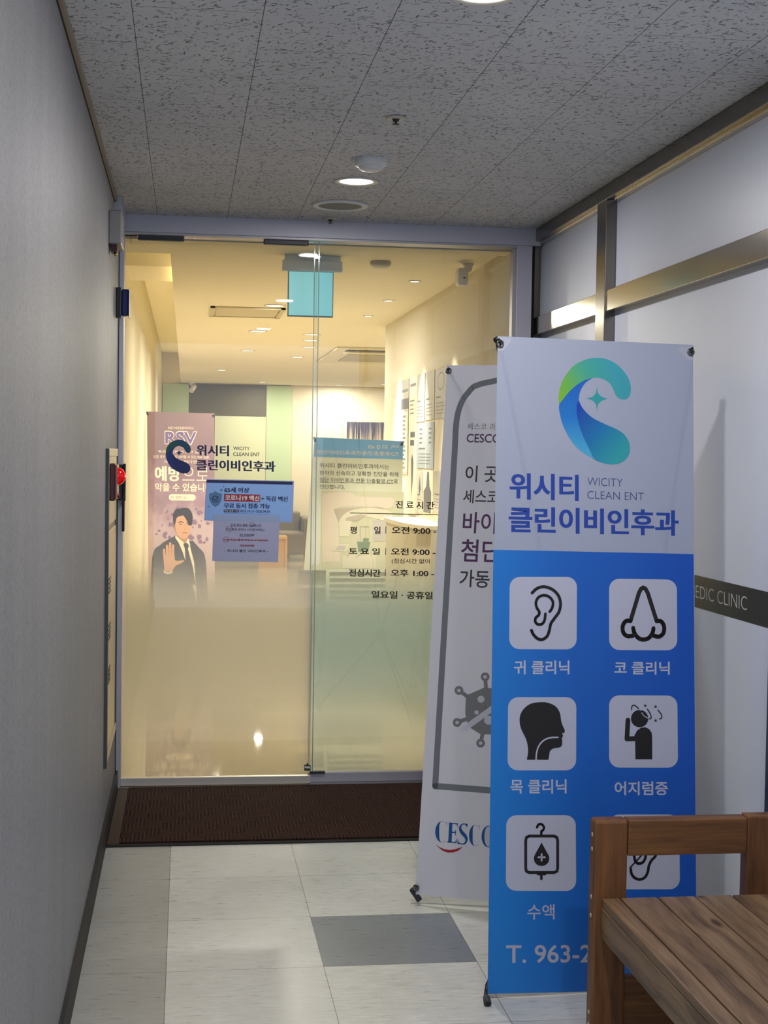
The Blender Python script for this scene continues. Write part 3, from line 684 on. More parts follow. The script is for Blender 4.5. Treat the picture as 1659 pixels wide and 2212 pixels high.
# reinforcement pads
pad = mat('corner_pad', (180, 184, 200), 0.35)
for q in ([(88, 97), (195, 105), (190, 135), (130, 205), (92, 208)], [(1462, 178), (1582, 162), (1580, 270), (1550, 280), (1470, 205)]): sh.poly(q, pad, 0.6)
sh.zoom(1050, 1200, 3.53)
for q in ([(180, 163), (693, 163), (690, 716), (176, 714)], [(938, 176), (1454, 184), (1458, 723), (938, 720)], [(168, 1080), (688, 1080), (686, 1638), (163, 1638)], [(938, 1065), (1458, 1068), (1463, 1618), (938, 1617)],
          [(154, 1980), (683, 1980), (687, 2558), (150, 2556)], [(935, 1975), (1472, 1975), (1478, 2545), (938, 2545)]):
    sh.rrect(q, 78, tile, 1)
def sm_open(pts, n=4):
    out = []
    for i in range(len(pts)-1):
        p1, p2 = Vector(pts[i]), Vector(pts[i+1]); p0 = Vector(pts[i-1]) if i else 2*p1-p2; p3 = Vector(pts[i+2]) if i+2 < len(pts) else 2*p2-p1
        for j in range(n):
            t_ = j/n; out.append(tuple(0.5*((2*p1)+(p2-p0)*t_+(2*p0-5*p1+4*p2-p3)*t_*t_+(3*p1-p0-3*p2+p3)*t_**3)))
    return out+[tuple(pts[-1])]
sh.stroke(sm_open([(350,285),(390,250),(445,238),(510,262),(553,310),(567,370),(555,430),(520,480),(493,520),(482,570),(465,615),(430,640),(395,635),(362,605),(345,570)]), 23, ink, 2)
sh.stroke(sm_open([(485,428),(505,395),(508,350),(480,315),(440,303),(400,318),(380,355),(385,395),(405,430),(400,455),(378,475),(375,505),(395,525),(425,522),(445,495),(452,445)]), 21, ink, 2)
sh.stroke([(1100,500),(1165,285),(1180,255),(1198,244),(1216,255),(1232,285),(1300,500)], 31, ink, 2)
sh.stroke(sm_open([(1100,498),(1065,500),(1042,535),(1045,585),(1075,614),(1118,612)]), 31, ink, 2)
sh.stroke(sm_open([(1121,552),(1130,590),(1160,628),(1198,641),(1240,628),(1268,590),(1276,555)]), 31, ink, 2)
sh.stroke(sm_open([(1300,498),(1335,503),(1356,540),(1352,590),(1320,618),(1278,612)]), 31, ink, 2)
sh.poly(smooth([(310,1557),(320,1500),(315,1440),(300,1390),(270,1330),(255,1270),(262,1210),(295,1160),(345,1128),(410,1118),(470,1122),(530,1150),(562,1200),(572,1260),(585,1300),(600,1332),(597,1350),(578,1357),(588,1375),(578,1390),(580,1410),(578,1445),(560,1463),(515,1470),(485,1495),(475,1557)]), ink, 2)
sh.stroke(sm_open([(380,1557),(385,1500),(405,1445),(445,1405),(495,1388),(547,1386)]), 11, tile, 3)
sh.disc((1170, 1243), 66, ink, 2)
sh.stroke([(1081,1255),(1073,1398),(1140,1396)], 36, ink, 2)
sh.poly([(1138,1553),(1136,1412),(1130,1372),(1150,1335),(1180,1313),(1215,1309),(1245,1325),(1262,1352),(1266,1390),(1266,1553)], ink, 2)
for c in ((1213,1145),(1292,1152),(1292,1258)):
    sh.poly([(c[0]+(15 if k % 2 == 0 else 6)*math.sin(k*PI/5), c[1]-(15 if k % 2 == 0 else 6)*math.cos(k*PI/5)) for k in range(10)], ink, 2)
for q, w_, m_ in (([(1108,1175),(1112,1148),(1132,1142),(1162,1166)], 8, ink), ([(1230,1172),(1250,1205),(1258,1236),(1244,1246)], 8, ink), ([(1310,1178),(1334,1210),(1338,1236),(1322,1246)], 8, ink), ([(1185,1198),(1205,1224),(1234,1240)], 6, tile), ([(1168, 1166), (1176, 1182)], 6, tile)):
    sh.stroke(sm_open(q), w_, m_, 3)
for s_, a, b, c in (('귀 클리닉', (213, 800), (635, 800), (213, 906)), ('코 클리닉', (977, 806), (1400, 810), (977, 906)), ('목 클리닉', (185, 1706), (613, 1706), (185, 1816)), ('어지럼증', (980, 1722), (1385, 1722), (980, 1828))):
    sh.text(s_, a, b, c, tile, 1, 0.02)
sh.zoom(880, 1640, 2.1297)
bag = [(545+8, 352), (690-8, 352), (690, 360), (690, 512), (682, 520), (553, 520), (545, 512), (545, 360)]
sh.stroke([(560,353),(675,353),(688,360),(691,375),(691,500),(688,515),(675,521),(560,521),(547,515),(544,500),(544,375),(547,360)], 13, ink, 2, close=True)
sh.stroke(sm_open([(596,313),(603,300),(617,299),(628,312),(624,326),(616,332),(616,350)]), 11, ink, 2)
sh.poly(smooth([(617,383),(640,425),(652,450),(648,474),(632,488),(617,490),(602,488),(586,474),(582,450),(594,425)]), ink, 2)
sh.stroke([(602,451),(632,451)], 8, tile, 3); sh.stroke([(617,436),(617,466)], 8, tile, 3)
sh.poly([(593,522),(640,522),(636,534),(597,534)], ink, 2); sh.stroke([(616,530),(616,550)], 12, ink, 2)
sh.zoom(1260, 1750, 4.158)
sh.stroke(sm_open([(425,525),(432,570),(462,608),(510,622),(555,600),(580,550),(588,500),(612,450),(650,405),(640,330)]), 24, ink, 2)
sh.stroke(sm_open([(420,515),(500,430),(540,380)]), 14, ink, 2); sh.stroke(sm_open([(455,410),(468,460),(500,480),(540,462),(560,410),(560,350)]), 24, ink, 2)
sh.zoom(1000, 1800, 5.027)
sh.text('수액', (700, 772), (995, 770), (700, 938), mat('banner_text_mauve', (186, 184, 204), 0.5), 1, 0.01)
sh.text('T. 963-2', (470, 1212), (1400, 1208), (470, 1412), mat('banner_text_mauve', (1, 1, 1)), 1, 0.015)
fab = sh.build('banner_fabric', t)
nF = sh.N
x_stand(t, cw, 0.14, 0.5, nF, feet=[Vector((1.47, 3.76, 0.008)), Vector((0.817, 3.752, 0.008))])
# rear prop leg of the stand
sh_hub = (cw[0]+cw[1]+cw[2]+cw[3])/4*0.5+(cw[2]+cw[3])/4-nF*0.14
MB().tube([sh_hub, (sh_hub.x+0.02, 4.22, 0.008)], 0.0055, black, 10).build('rear_leg', t)

# grey pest-control banner ---------------------------------------------
Oc = Vector((0.763, 4.65, 0.032)); ya, le = -0.405, 0.186
Xc = Vector((math.cos(ya), math.sin(ya), 0)); Bc = Vector((-math.sin(ya), math.cos(ya), 0)); Yc = Vector((0, 0, math.cos(le)))+Bc*math.sin(le)
sh = Sheet(Oc, Xc, Yc)
t = thing('x_banner', (1.0, 4.6, 0), 'leaning white banner with grey arch outline behind the blue clinic banner', 'banner')
HC, WC = 1.79, 0.60
qc = [(0, HC), (WC, HC), (WC, 0), (0, 0)]
lil = fabric_mat('banner_lilac_white', (232, 234, 246), 0.28); gr = mat('banner_arch_grey', (120, 126, 132), 0.5); dk = mat('banner_dark_text', (52, 50, 56), 0.5); pu = mat('banner_purple_text', (82, 42, 92), 0.5)
sh.base(qc, lil, 0, local=True)
arch_px = [(940,1698),(963,1300),(974,1109),(983.4,968),(987,911.6),(995,874),(1011.6,848),(1040,829),(1072,821)]
al = [sh.loc(*q) for q in arch_px]
cx = WC/2; half = al[:-1]; lx = sum(q.x for q in al[:4])/4; fl = [Vector((lx, q.y)) if i < 5 else q for i, q in enumerate(half)]
path = fl+[Vector((cx, al[-1].y+0.012))]+[Vector((2*cx-q.x, q.y)) for q in fl[::-1]]
sh.stroke([tuple(q) for q in sm_open([tuple(p) for p in path], 3)]+[tuple(path[0])], 0.0205, gr, 1, local=True)
def tl(s_, px_tl, px_bl, m_, bo=0.0, sx=1.0):
    a, b = sh.loc(*px_tl), sh.loc(*px_bl); sh.text_local(s_, b.x, b.y, (a-b).length, m_, 1.5, bo, sx)
z4 = lambda x, y: (880+x/4.2545, 780+y/4.2545)
tl('세스코 과', z4(552, 570), z4(550, 630), dk, -0.01, 0.98)
tl('CESCO', z4(545, 668), z4(543, 748), pu, 0.012, 0.90)
tl('이 곳은', z4(533, 958), z4(530, 1110), dk, 0.012, 0.92)
tl('세스코', z4(515, 1180), z4(510, 1305), dk, 0.012, 0.90)
tl('바이러스', z4(515, 1385), z4(505, 1580), pu, 0.012, 0.88)
tl('첨단', z4(495, 1635), z4(488, 1840), pu, 0.012, 0.92)
tl('가동', z4(480, 1915), z4(475, 2075), dk, 0.012, 0.92)
sh.zoom(880, 1300, 3.16)
vg = mat('banner_virus_grey', (126, 128, 130), 0.5)
C0 = (548, 745)
sh.poly([(400, 640), (530, 583), (680, 610), (700, 800), (600, 905), (500, 905), (415, 850), (395, 760)], vg, 1)
for n_ in ((531, 512), (352, 605), (340, 824), (500, 965), (745, 560), (765, 760), (680, 950)):
    sh.stroke([C0, n_], 26, vg, 1.1); sh.disc(n_, 30, vg, 1.2); sh.disc(n_, 12, lil, 2.2)
sh.stroke([(385, 870), (700, 640)], 38, lil, 1.8)
sh.disc((503, 665), 24, lil, 2.2); sh.disc((555, 808), 31, lil, 2.2); sh.disc((472, 755), 15, lil, 2.2)
cb = mat('cesco_blue_print', (20, 84, 150), 0.45)
def serifC(x, y, w, h):      # high-contrast C with tapering horns
    pts_o = []; pts_i = []
    for k in range(15):
        a = math.radians(48+k*(264/14)); pts_o.append((x+w*0.5+w*0.5*math.cos(a), y-h*0.5*math.sin(a)+h*0.0))
        th = 0.30*w*max(0.06, math.sin((k/14)*PI))**1.2
        pts_i.append((x+w*0.5+(w*0.5-th)*math.cos(a), y-(h*0.5-th*0.12)*math.sin(a)))
    sh.poly(pts_o+pts_i[::-1], cb, 1.5)
    sh.poly([(x+w*0.82, y-h*0.47), (x+w*0.86, y-h*0.47), (x+w*0.86, y-h*0.2)], cb, 1.5)
serifC(190, 1570, 92, 145)
sh.poly([(285,1507),(308,1508),(302,1645),(279,1643)], cb, 1.5)
for q in ([(276,1507),(345,1512),(344,1545),(338,1520),(300,1515)], [(300,1568),(330,1570),(330,1580),(300,1577)], [(272,1642),(335,1648),(340,1612),(326,1640),(275,1634)], [(328,1556),(333,1556),(331,1594),(326,1594)]): sh.poly(q, cb, 1.5)
sh.poly(smooth([(412,1516),(385,1512),(360,1525),(352,1550),(362,1580),(388,1608),(396,1628),(388,1645),(372,1650),(350,1640),(345,1615),(341,1650),(375,1658),(400,1650),(412,1622),(404,1592),(378,1562),(368,1540),(376,1522),(392,1519),(408,1540)]), cb, 1.5)
serifC(421, 1595, 82, 145)
pts_o = [(506+48*(1+math.cos(a*PI/12)), 1602+74*math.sin(a*PI/12)) for a in range(24)]
sh.poly(pts_o, cb, 1.5); sh.disc((554, 1602), 28, lil, 1.9, ry=70)
rd = mat('smile_red', (176, 26, 44), 0.45)
sh.poly([(190,1650),(215,1672),(250,1688),(290,1694),(330,1688),(378,1672),(350,1698),(310,1712),(275,1712),(240,1698),(210,1674)], rd, 1.5)
sh.build('banner_fabric', t)
nC = sh.N; cc = [sh.P(q, 0) for q in qc]
x_stand(t, cc, 0.10, 0.5, nC, feet=[Vector((1.338, 4.40, 0.008)), Vector((0.779, 4.655, 0.008))])
hubc = (cc[0]+cc[1]+cc[2]+cc[3])/4*0.5+(cc[2]+cc[3])/4-nC*0.10
MB().tube([hubc, (hubc.x+0.12, hubc.y+0.42, 0.008)], 0.0055, black, 10).build('rear_leg', t)

# ------------------------------------------------------------------ wooden bench
wz = wood_mat('bench_post_wood', lin((92, 56, 26)), lin((134, 86, 44)), 'z')
wx = wood_mat('bench_rail_wood', lin((94, 58, 28)), lin((138, 92, 48)), 'x')
wy = wood_mat('bench_plank_wood', lin((98, 74, 52)), lin((146, 118, 88)), 'y')
t = thing('wooden_bench', (1.22, 2.6, 0), 'brown plank bench with square timber arm frame against the right partition', 'bench')
ARM_Y = 3.30; YN = 1.72
def arm(y):
    BX('post', (0.970, y, 0.0), (1.053, y+0.045, 0.617), wz, t, 0.007)
    BX('post', (1.350, y, 0.0), (1.433, y+0.045, 0.620), wz, t, 0.004)
    BX('arm_rail', (1.0532, y+0.001, 0.530), (1.3498, y+0.044, 0.616), wx, t, 0.003)
    BX('stretcher', (1.0532, y+0.008, 0.10), (1.3498, y+0.036, 0.235), wx, t, 0.003)
arm(ARM_Y); arm(YN-0.045)
BX('arm_side_cap', (1.4335, ARM_Y+0.004, 0.45), (1.455, ARM_Y+0.040, 0.608), wz, t, 0.003)
BX('seat_rail', (0.990, YN, 0.335), (1.020, ARM_Y-0.0005, 0.409), wy, t, 0.003)
BX('seat_rail', (1.44, YN, 0.335), (1.47, ARM_Y-0.0005, 0.409), wy, t, 0.003)
xs = [0.990, 1.035, 1.128, 1.221, 1.314, 1.407, 1.490]
for a, b in zip(xs[:-1], xs[1:]):
    BX('seat_plank', (a+0.001, YN, 0.4095), (b-0.0025, ARM_Y-0.001, 0.431), wy, t, 0.003)
for yy in (2.0, 2.9): BX('crossbar', (1.021, yy, 0.36), (1.439, yy+0.03, 0.409), wx, t)
for z_ in (0.58, 0.545, 0.43, 0.385, 0.15, 0.12):
    MB().lathe((0.9701, ARM_Y+0.018, z_), (-1, 0, 0), [(0.0055, 0), (0.005, 0.0015), (0.0, 0.002)], mat('pale_wood_plug', (200, 180, 150), 0.5), 10).build('wood_plug', t)

# ------------------------------------------------------------------ clinic room behind the glass
YB = 20.45
fm = mat('glossy_cream_tile', (224, 212, 184), 0.12, 0, 0.5)
def room_floor():
    g = NT('glossy_cream_floor_tile'); x, y, z = g.sep(g.P)
    jt = g.mt('MAXIMUM', joint(g, x, 0.23, 0.6, 0.0016), joint(g, y, 7.05, 0.6, 0.0016))
    g.L(g.mix(jt, lin((204, 190, 162)), lin((110, 98, 80))), g.b.inputs['Base Color']); g.b.inputs['Roughness'].default_value = 0.03; g.b.inputs['Specular IOR Level'].default_value = 1.0; g.b.inputs['IOR'].default_value = 1.6
    return g.m
D2 = D+0.09
tag(BX('floor_inner', (RXL-0.1, D2+0.001, -0.12), (4.2, YB+0.1, 0.0), room_floor()), kind='structure')
rc = mat('room_ceiling_paint', (236, 226, 204), 0.85)
mb = MB()
mb.box((-0.085, D2+0.001, RH), (4.2, YB+0.1, RH+0.03), rc).box((RXL-0.1, D2+0.001, RH), (-0.085, 7.09, RH+0.03), rc)
mb.box((RXL-0.1, 7.03, RH+0.03), (0.0, 7.09, 2.85), rc).box((0.0, 7.03, RH+0.03), (0.05, YB, 2.85), rc).box((RXL-0.1, 7.0, 2.85), (0.05, YB+0.1, 2.9), rc)
mb.box((RXL, 8.19, 2.505), (0.0, 8.9, 2.85), rc)
mb.box((RXL-0.02, D2+0.001, 2.405), (RXR+0.1, D2+0.14, RH), rc)
tag(mb.build('ceiling_inner'), kind='structure', label='clinic ceiling with long cove pocket along the left wall')
tag(BX('wall_inner_left', (RXL-0.1, D2+0.001, 0), (RXL, YB+0.1, 3.0), mat('warm_grey_wall_paint', (196, 187, 164), 0.8)), kind='structure')
mb = MB().box((RXR, D2+0.001, 0), (RXR+0.12, 10.7, RH), cream).box((4.1, 10.7, 0), (4.2, YB+0.1, RH), cream).box((RXR+0.12, 10.58, 0), (4.2, 10.7, RH), cream)
tag(mb.build('wall_inner_right'), kind='structure')
tag(BX('wall_back', (RXL, YB, 0), (4.1, YB+0.1, 3.0), cream), kind='structure')
# blocks that close the gap between corridor and room
tag(MB().box((XR+0.06, D+0.02, 0), (XR+0.2, D2, H), cream).box((RXR, D2, 0), (XR+0.2, D2+0.001, H), cream).build('trim_2'), kind='structure')

# back wall glass panels
gg = mat('pale_green_glass', (186, 206, 168), 0.15, 0, 0.6); gg2 = mat('yellow_green_glass', (206, 210, 176), 0.15, 0, 0.6); dg = mat('dark_window', (96, 88, 66), 0.5)
t = thing('glass_partition', (0.55, YB, 0), 'pale green glass partition with a dark transom band at the left of the back wall', 'glass partition')
for a, b, zt, zb, m_, nm in ((350, 408, 2.415, 0.02, gg, 'glass_panel'), (575, 630, 2.415, 0.02, gg, 'glass_panel'), (408.5, 575, 2.415, 1.985, dg, 'transom'), (408.5, 463, 1.98, 0.02, gg2, 'sliding_panel'), (463.5, 574.5, 1.98, 0.02, gg2, 'sliding_panel')):
    xa = max(on_axis(a, 900, 'y', YB).x, RXL+0.002); xb = on_axis(b, 900, 'y', YB).x
    BX(nm, (xa+0.004, YB-0.03, zb), (xb-0.004, YB-0.001, zt), m_, t)
# framed art
sh = Sheet((2.5, YB-0.03, 1.7), (1, 0, 0), (0, 0, 1))
t = thing('framed_picture', (2.6, YB, 1.2), 'framed striped picture fading from dark blue to gold on the back wall', 'picture')
xa = on_axis(740, 905, 'y', YB).x
BX('frame', (xa, YB-0.03, 1.10), (xa+1.05, YB-0.001, 1.99), mat('ivory_frame', (214, 204, 180), 0.5), t, 0.004)
g = NT('striped_artwork'); x, y, z = g.sep(g.tc.outputs['Object'])
n_ = g.noise(g.comb(g.mt('MULTIPLY', x, 55.0), 0.0, g.mt('MULTIPLY', z, 0.6)), 1.0, 3, 0.8)
hz = g.mt('ADD', g.mr(z, 0.0, 0.7, 0.0, 1.0), g.mr(n_, 0.3, 0.7, -0.5, 0.5))
g.L(g.ramp(hz, [(0.3, lin((222, 196, 130))), (0.62, lin((170, 160, 150))), (0.85, lin((70, 68, 92)))]), g.b.inputs['Base Color'])
BX('artwork', (xa+0.06, YB-0.034, 1.16), (xa+0.99, YB-0.0305, 1.93), g.m, t)

# sofa and side table
sf = mat('taupe_upholstery', (128, 118, 92), 0.8, noise=(40.0, 0.05))
t = thing('sofa', (1.0, 19.9, 0), 'low taupe upholstered sofa against the clinic back wall', 'sofa')
BX('seat', (0.15, 19.55, 0.10), (1.63, 20.12, 0.40), sf, t, 0.03)
for a, b in ((0.15, 0.85), (0.86, 1.58)): BX('back_cushion', (a, 20.06, 0.36), (b, 20.28, 0.665), sf, t, 0.03)
BX('armrest', (1.585, 19.55, 0.09), (1.70, 20.28, 0.60), sf, t, 0.03)
for x_ in (0.2, 1.6): BX('leg', (x_, 19.6, 0.0), (x_+0.05, 19.65, 0.10), black, t)
wo = mat('orange_wood', (206, 160, 90), 0.35, noise=(12.0, 0.12, (1, 1, 0.2)))
t = thing('side_table', (1.3, 18.2, 0), 'small orange wood block table in front of the taupe sofa', 'side table')
xa, xb = on_axis(560, 1165, 'y', 18.6).x, on_axis(621, 1165, 'y', 18.6).x
BX('table_top', (xa, 18.6, 0.36), (xb, 18.95, 0.40), wo, t, 0.004); BX('table_side', (xa, 18.61, 0.0), (xa+0.03, 18.94, 0.359), wo, t); BX('table_side', (xb-0.03, 18.61, 0.0), (xb, 18.94, 0.359), wo, t); BX('table_front', (xa+0.031, 18.63, 0.0), (xb-0.031, 18.65, 0.359), wo, t)

# counter on the right
pts = [(RXR-0.002, 7.95), (1.36, 7.95), (1.30, 8.1), (1.262, 8.35), (1.25, 8.7), (1.25, 9.0), (RXR-0.002, 9.0)]
t = thing('counter', (1.36, 8.4, 0), 'white rounded counter against the right clinic wall below the posters', 'counter')
def prism(pts, z0, z1, m_):
    n = len(pts); return MB().add([(*p, z0) for p in pts]+[(*p, z1) for p in pts], [tuple(range(n))[::-1], tuple(range(n, 2*n))]+[(i, (i+1) % n, n+(i+1) % n, n+i) for i in range(n)], m_)
prism(pts, 0.0, 1.055, mat('counter_white', (226, 216, 192), 0.4)).build('counter_body', t)
prism([(p[0]-(0.012 if p[0] < 1.45 else 0), p[1]) for p in pts], 1.056, 1.085, mat('counter_top_cream', (238, 226, 200), 0.3)).build('counter_top', t, 0.004)

# wall posters
def rect_on_wall(u0, u1, v0, v1, um=None):
    X_ = RXR-0.004; ya_ = on_axis(u1, (v0+v1)/2, 'x', X_).y; yb_ = on_axis(u0, (v0+v1)/2, 'x', X_).y; um = (u0+u1)/2
    return ya_, yb_, on_axis(um, v0, 'x', X_).z, on_axis(um, v1, 'x', X_).z
pg = mat('poster_grey', (176, 172, 164), 0.6); pw = mat('poster_ivory', (226, 216, 192), 0.6); pb = mat('poster_grey_blue', (150, 158, 166), 0.6); pt = mat('poster_ink', (118, 112, 112), 0.6); pd = mat('poster_dark', (92, 92, 98), 0.6)
POST = [(866, 881.5, 821, 1025, pg, 'rows', 'narrow grey text poster farthest along the right clinic wall'), (883, 899.5, 814, 1112, pw, 'feather', 'tall ivory poster with a dark feather shape on the right clinic wall'),
        (901, 917, 808, 911, pg, 'top', 'grey poster in the upper row beside the tall ivory poster'), (918.5, 938, 802, 907, pg, 'top', 'grey poster in the middle of the upper row of three'), (939.5, 965, 796, 904, pg, 'ring', 'grey poster with a ring drawing nearest the leaning white banner'),
        (901, 937, 913, 1012, pb, 'double', 'grey blue poster pair in the middle row on the right clinic wall'), (901, 912, 1018, 1108, pg, 'leaf', 'small grey poster with a leaf drawing in the lowest row'),
        (913, 935, 1016, 1108, pw, 'bottle', 'ivory poster with a dark bottle silhouette on the right clinic wall'), (936, 962, 1018, 1108, pg, 'top', 'grey poster in the lowest row beside the bottle silhouette poster')]
for u0, u1, v0, v1, m_, kind_, lb in POST:
    ya_, yb_, zt, zb = rect_on_wall(u0, u1, v0, v1); w_ = yb_-ya_; h_ = zt-zb
    sh = Sheet((RXR-0.004, yb_, zb), (0, -1, 0), (0, 0, 1))
    sh.base([(0, h_), (w_, h_), (w_, 0), (0, 0)], m_, 0.003, local=True)
    def bar(a, b, c, d, mm, L=1): sh.poly([(a*w_, b*h_), (c*w_, b*h_), (c*w_, d*h_), (a*w_, d*h_)], mm, L, local=True)
    if kind_ == 'rows':
        bar(0.15, 0.03, 0.9, 0.66, pw, 1); bar(0, 0.69, 1, 0.80, pd, 1); bar(0.1, 0.87, 0.9, 0.90, pt, 1)
        for k in range(13): bar(0.25, 0.06+k*0.045, 0.55+0.25*random.random(), 0.085+k*0.045, pt, 2)
    elif kind_ == 'feather':
        bar(0.1, 0.93, 0.85, 0.95, pt)
        for k in range(4): bar(0.1, 0.82-k*0.03, 0.5+0.2*random.random(), 0.83-k*0.03, pt)
        bar(0.2, 0.56, 0.8, 0.60, pd); bar(0.2, 0.50, 0.7, 0.54, pd)
        sh.poly([(0.35*w_, 0.40*h_), (0.5*w_, 0.44*h_), (0.65*w_, 0.38*h_), (0.6*w_, 0.25*h_), (0.45*w_, 0.12*h_), (0.4*w_, 0.28*h_)], pd, 1, local=True)
    elif kind_ == 'bottle':
        sh.poly([(0.1*w_, 0), (0.1*w_, 0.5*h_), (0.35*w_, 0.62*h_), (0.42*w_, 0.95*h_), (0.6*w_, 0.98*h_), (0.68*w_, 0.62*h_), (0.85*w_, 0.5*h_), (0.85*w_, 0)], pd, 1, local=True)
    else:
        if kind_ == 'ring': sh.stroke([((0.5+0.28*math.cos(a*PI/8))*w_, (0.75+0.17*math.sin(a*PI/8))*h_) for a in range(17)], 0.008, pt, 1, local=True)
        if kind_ == 'leaf': sh.poly([(0.3*w_, 0.6*h_), (0.5*w_, 0.9*h_), (0.7*w_, 0.6*h_), (0.5*w_, 0.4*h_)], pd, 1, local=True)
        if kind_ == 'double':
            bar(0.53, 0, 0.56, 1, pw)
            for s_, b0 in (('AGUA', 0.1), ('XIT', 0.65)): 
                for k in range(4): bar(b0+0.05, 0.55+k*0.1, b0+0.2, 0.58+k*0.1, pd)
        bar(0.1, 0.42, 0.5, 0.45, pd)
        for k in range(4): bar(0.1, 0.1+k*0.07, 0.75+0.1*random.random(), 0.115+k*0.07, pt)
    tag(sh.build('wall_poster'), lb, 'poster', 'posters on the right clinic wall')

# RSV banner ------------------------------------------------------------
sh = Sheet((-0.03, 12.2, 0.9), (1, 0, 0), (0, 0, 1)); YR = 12.2
t = thing('x_banner', (-0.03, 12.2, 0), 'mauve RSV banner picturing a man in a dark suit with raised palm', 'banner')
QR = [(317.5, 889), (463, 893), (464, 1348), (321.5, 1348)]
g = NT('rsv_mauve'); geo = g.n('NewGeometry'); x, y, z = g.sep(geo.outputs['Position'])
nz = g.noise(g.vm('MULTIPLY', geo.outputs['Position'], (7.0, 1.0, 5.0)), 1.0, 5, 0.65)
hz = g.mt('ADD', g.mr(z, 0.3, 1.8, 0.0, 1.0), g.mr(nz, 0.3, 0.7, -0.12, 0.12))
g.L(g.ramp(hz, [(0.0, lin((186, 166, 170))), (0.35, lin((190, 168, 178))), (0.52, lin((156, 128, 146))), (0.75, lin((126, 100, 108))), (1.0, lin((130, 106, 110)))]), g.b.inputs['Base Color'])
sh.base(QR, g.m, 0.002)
sh.zoom(300, 860, 5.53)
cm = mat('rsv_cream', (240, 222, 200), 0.6); pv = mat('rsv_violet', (104, 84, 142), 0.6); sk = mat('print_skin', (206, 160, 130), 0.6); sk2 = mat('print_skin_shade', (178, 130, 104), 0.6); hr = mat('print_hair', (52, 46, 48), 0.6); su = mat('print_suit', (72, 68, 72), 0.6); sw = mat('print_shirt', (226, 220, 196), 0.6); ti = mat('print_tie', (62, 60, 60), 0.6); smk = mat('rsv_smoke', (136, 108, 140), 0.7)
L_ = 3
sh.text('호흡기세포융합바이러스', (345, 338), (657, 342), (345, 372), cm, L_)
sh.text('RSV', (308, 388), (698, 396), (308, 552), cm, L_, 0.05); sh.text('RSV', (316, 398), (688, 404), (316, 545), pv, L_+2, 0.02)
sh.text('독감 바이러스보다 감염', (228, 620), (758, 626), (228, 655), cm, L_)
sh.text('심할 경우 폐렴으로 이어질 수 있는 RSV 감염', (172, 680), (832, 688), (172, 716), cm, L_)
sh.text('예방법이 없다면', (308, 738), (690, 744), (308, 776), cm, L_)
sh.text('예방', (190, 812), (500, 814), (190, 992), cm, L_, 0.035); sh.text('으로', (520, 822), (832, 826), (520, 985), cm, L_, -0.01)
sh.text('막을 수 있습니다', (195, 1015), (880, 1020), (195, 1114), cm, L_, 0.02)
sh.rrect([(358, 1147), (677, 1150), (677, 1225), (358, 1222)], 36, cm, L_); sh.stroke([(400+13*math.cos(a*PI/6), 1183+13*math.sin(a*PI/6)) for a in range(13)], 4, pv, L_+1)
sh.text('질병스심', (436, 1168), (566, 1170), (436, 1202), pv, L_+1); 
random.seed(3)
for k in range(60):
    a = random.uniform(0, 2*PI); r_ = random.uniform(120, 330); c = (520+r_*math.cos(a), 1560+r_*0.9*math.sin(a)); rr_ = random.uniform(10, 34)
    if 190 < c[0] < 870 and 1300 < c[1] < 1900: sh.poly([(c[0]+rr_*random.uniform(0.5, 1.2)*math.cos(b*PI/4), c[1]+rr_*random.uniform(0.5, 1.3)*math.sin(b*PI/4)) for b in range(8)], smk, 0.6+k*0.01)
# the printed man
sh.poly(smooth([(112,2690),(160,1900),(250,1760),(330,1700),(440,1640),(560,1720),(640,1700),(730,1800),(800,1950),(840,2690)]), su, L_)
sh.poly([(440,1650),(520,1830),(585,2030),(700,2460),(660,1960),(590,1690)], sw, L_+1)
sh.poly([(455,1640),(470,1700),(545,1740),(590,1700),(585,1640)], sk2, L_+1.5)
sh.poly([(440,1640),(432,1665),(520,1790),(548,1735)], sw, L_+2); sh.poly([(560,1730),(600,1800),(615,1760),(590,1670)], sw, L_+2)
sh.poly([(530,1740),(570,1725),(600,1760),(585,1800),(640,2000),(680,2230),(640,2230),(560,1990),(550,1800)], ti, L_+3)
sh.poly(smooth([(425,1440),(430,1380),(500,1350),(600,1370),(632,1440),(625,1520),(610,1590),(590,1650),(555,1680),(520,1678),(470,1640),(440,1580),(430,1520)]), sk, L_+4)
sh.poly(smooth([(415,1490),(425,1480),(436,1530),(440,1570),(428,1560)]), sk2, L_+4.2)
sh.poly(smooth([(412,1470),(410,1390),(440,1330),(500,1318),(520,1312),(590,1316),(632,1370),(642,1440),(630,1520),(600,1520),(560,1440),(530,1400),(470,1415),(445,1450),(430,1530)]), hr, L_+5)
for q in ([(470,1486),(500,1474),(530,1486)], [(572,1494),(596,1484),(616,1494)]): sh.stroke(q, 9, hr, L_+5)
for q in ([(482,1508),(498,1500),(516,1509),(498,1514)], [(578,1512),(594,1505),(610,1513),(594,1518)]): sh.poly(q, hr, L_+5)
sh.stroke([(548,1500),(556,1550),(544,1566),(566,1570)], 4, sk2, L_+5); sh.stroke([(522,1610),(545,1606),(572,1612)], 9, mat('print_lip', (170, 100, 88), 0.6), L_+5)
sh.poly(smooth([(290,1880),(300,1990),(310,2060),(350,2085),(400,2060),(440,2000),(480,1985),(540,1950),(520,1938),(460,1945),(430,1935),(425,1870),(380,1850),(330,1855)]), sk, L_+5)
for a, b, w_ in (((305, 1900), (300, 1810), 26), ((340, 1880), (338, 1765), 28), ((373, 1880), (374, 1735), 28), ((408, 1890), (408, 1760), 28), ((440, 1975), (530, 1945), 20)):
    sh.stroke([a, b], w_, sk, L_+5.3)
for x_ in (322, 356, 391): sh.stroke([(x_, 1890), (x_, 1790)], 4, sk2, L_+6)
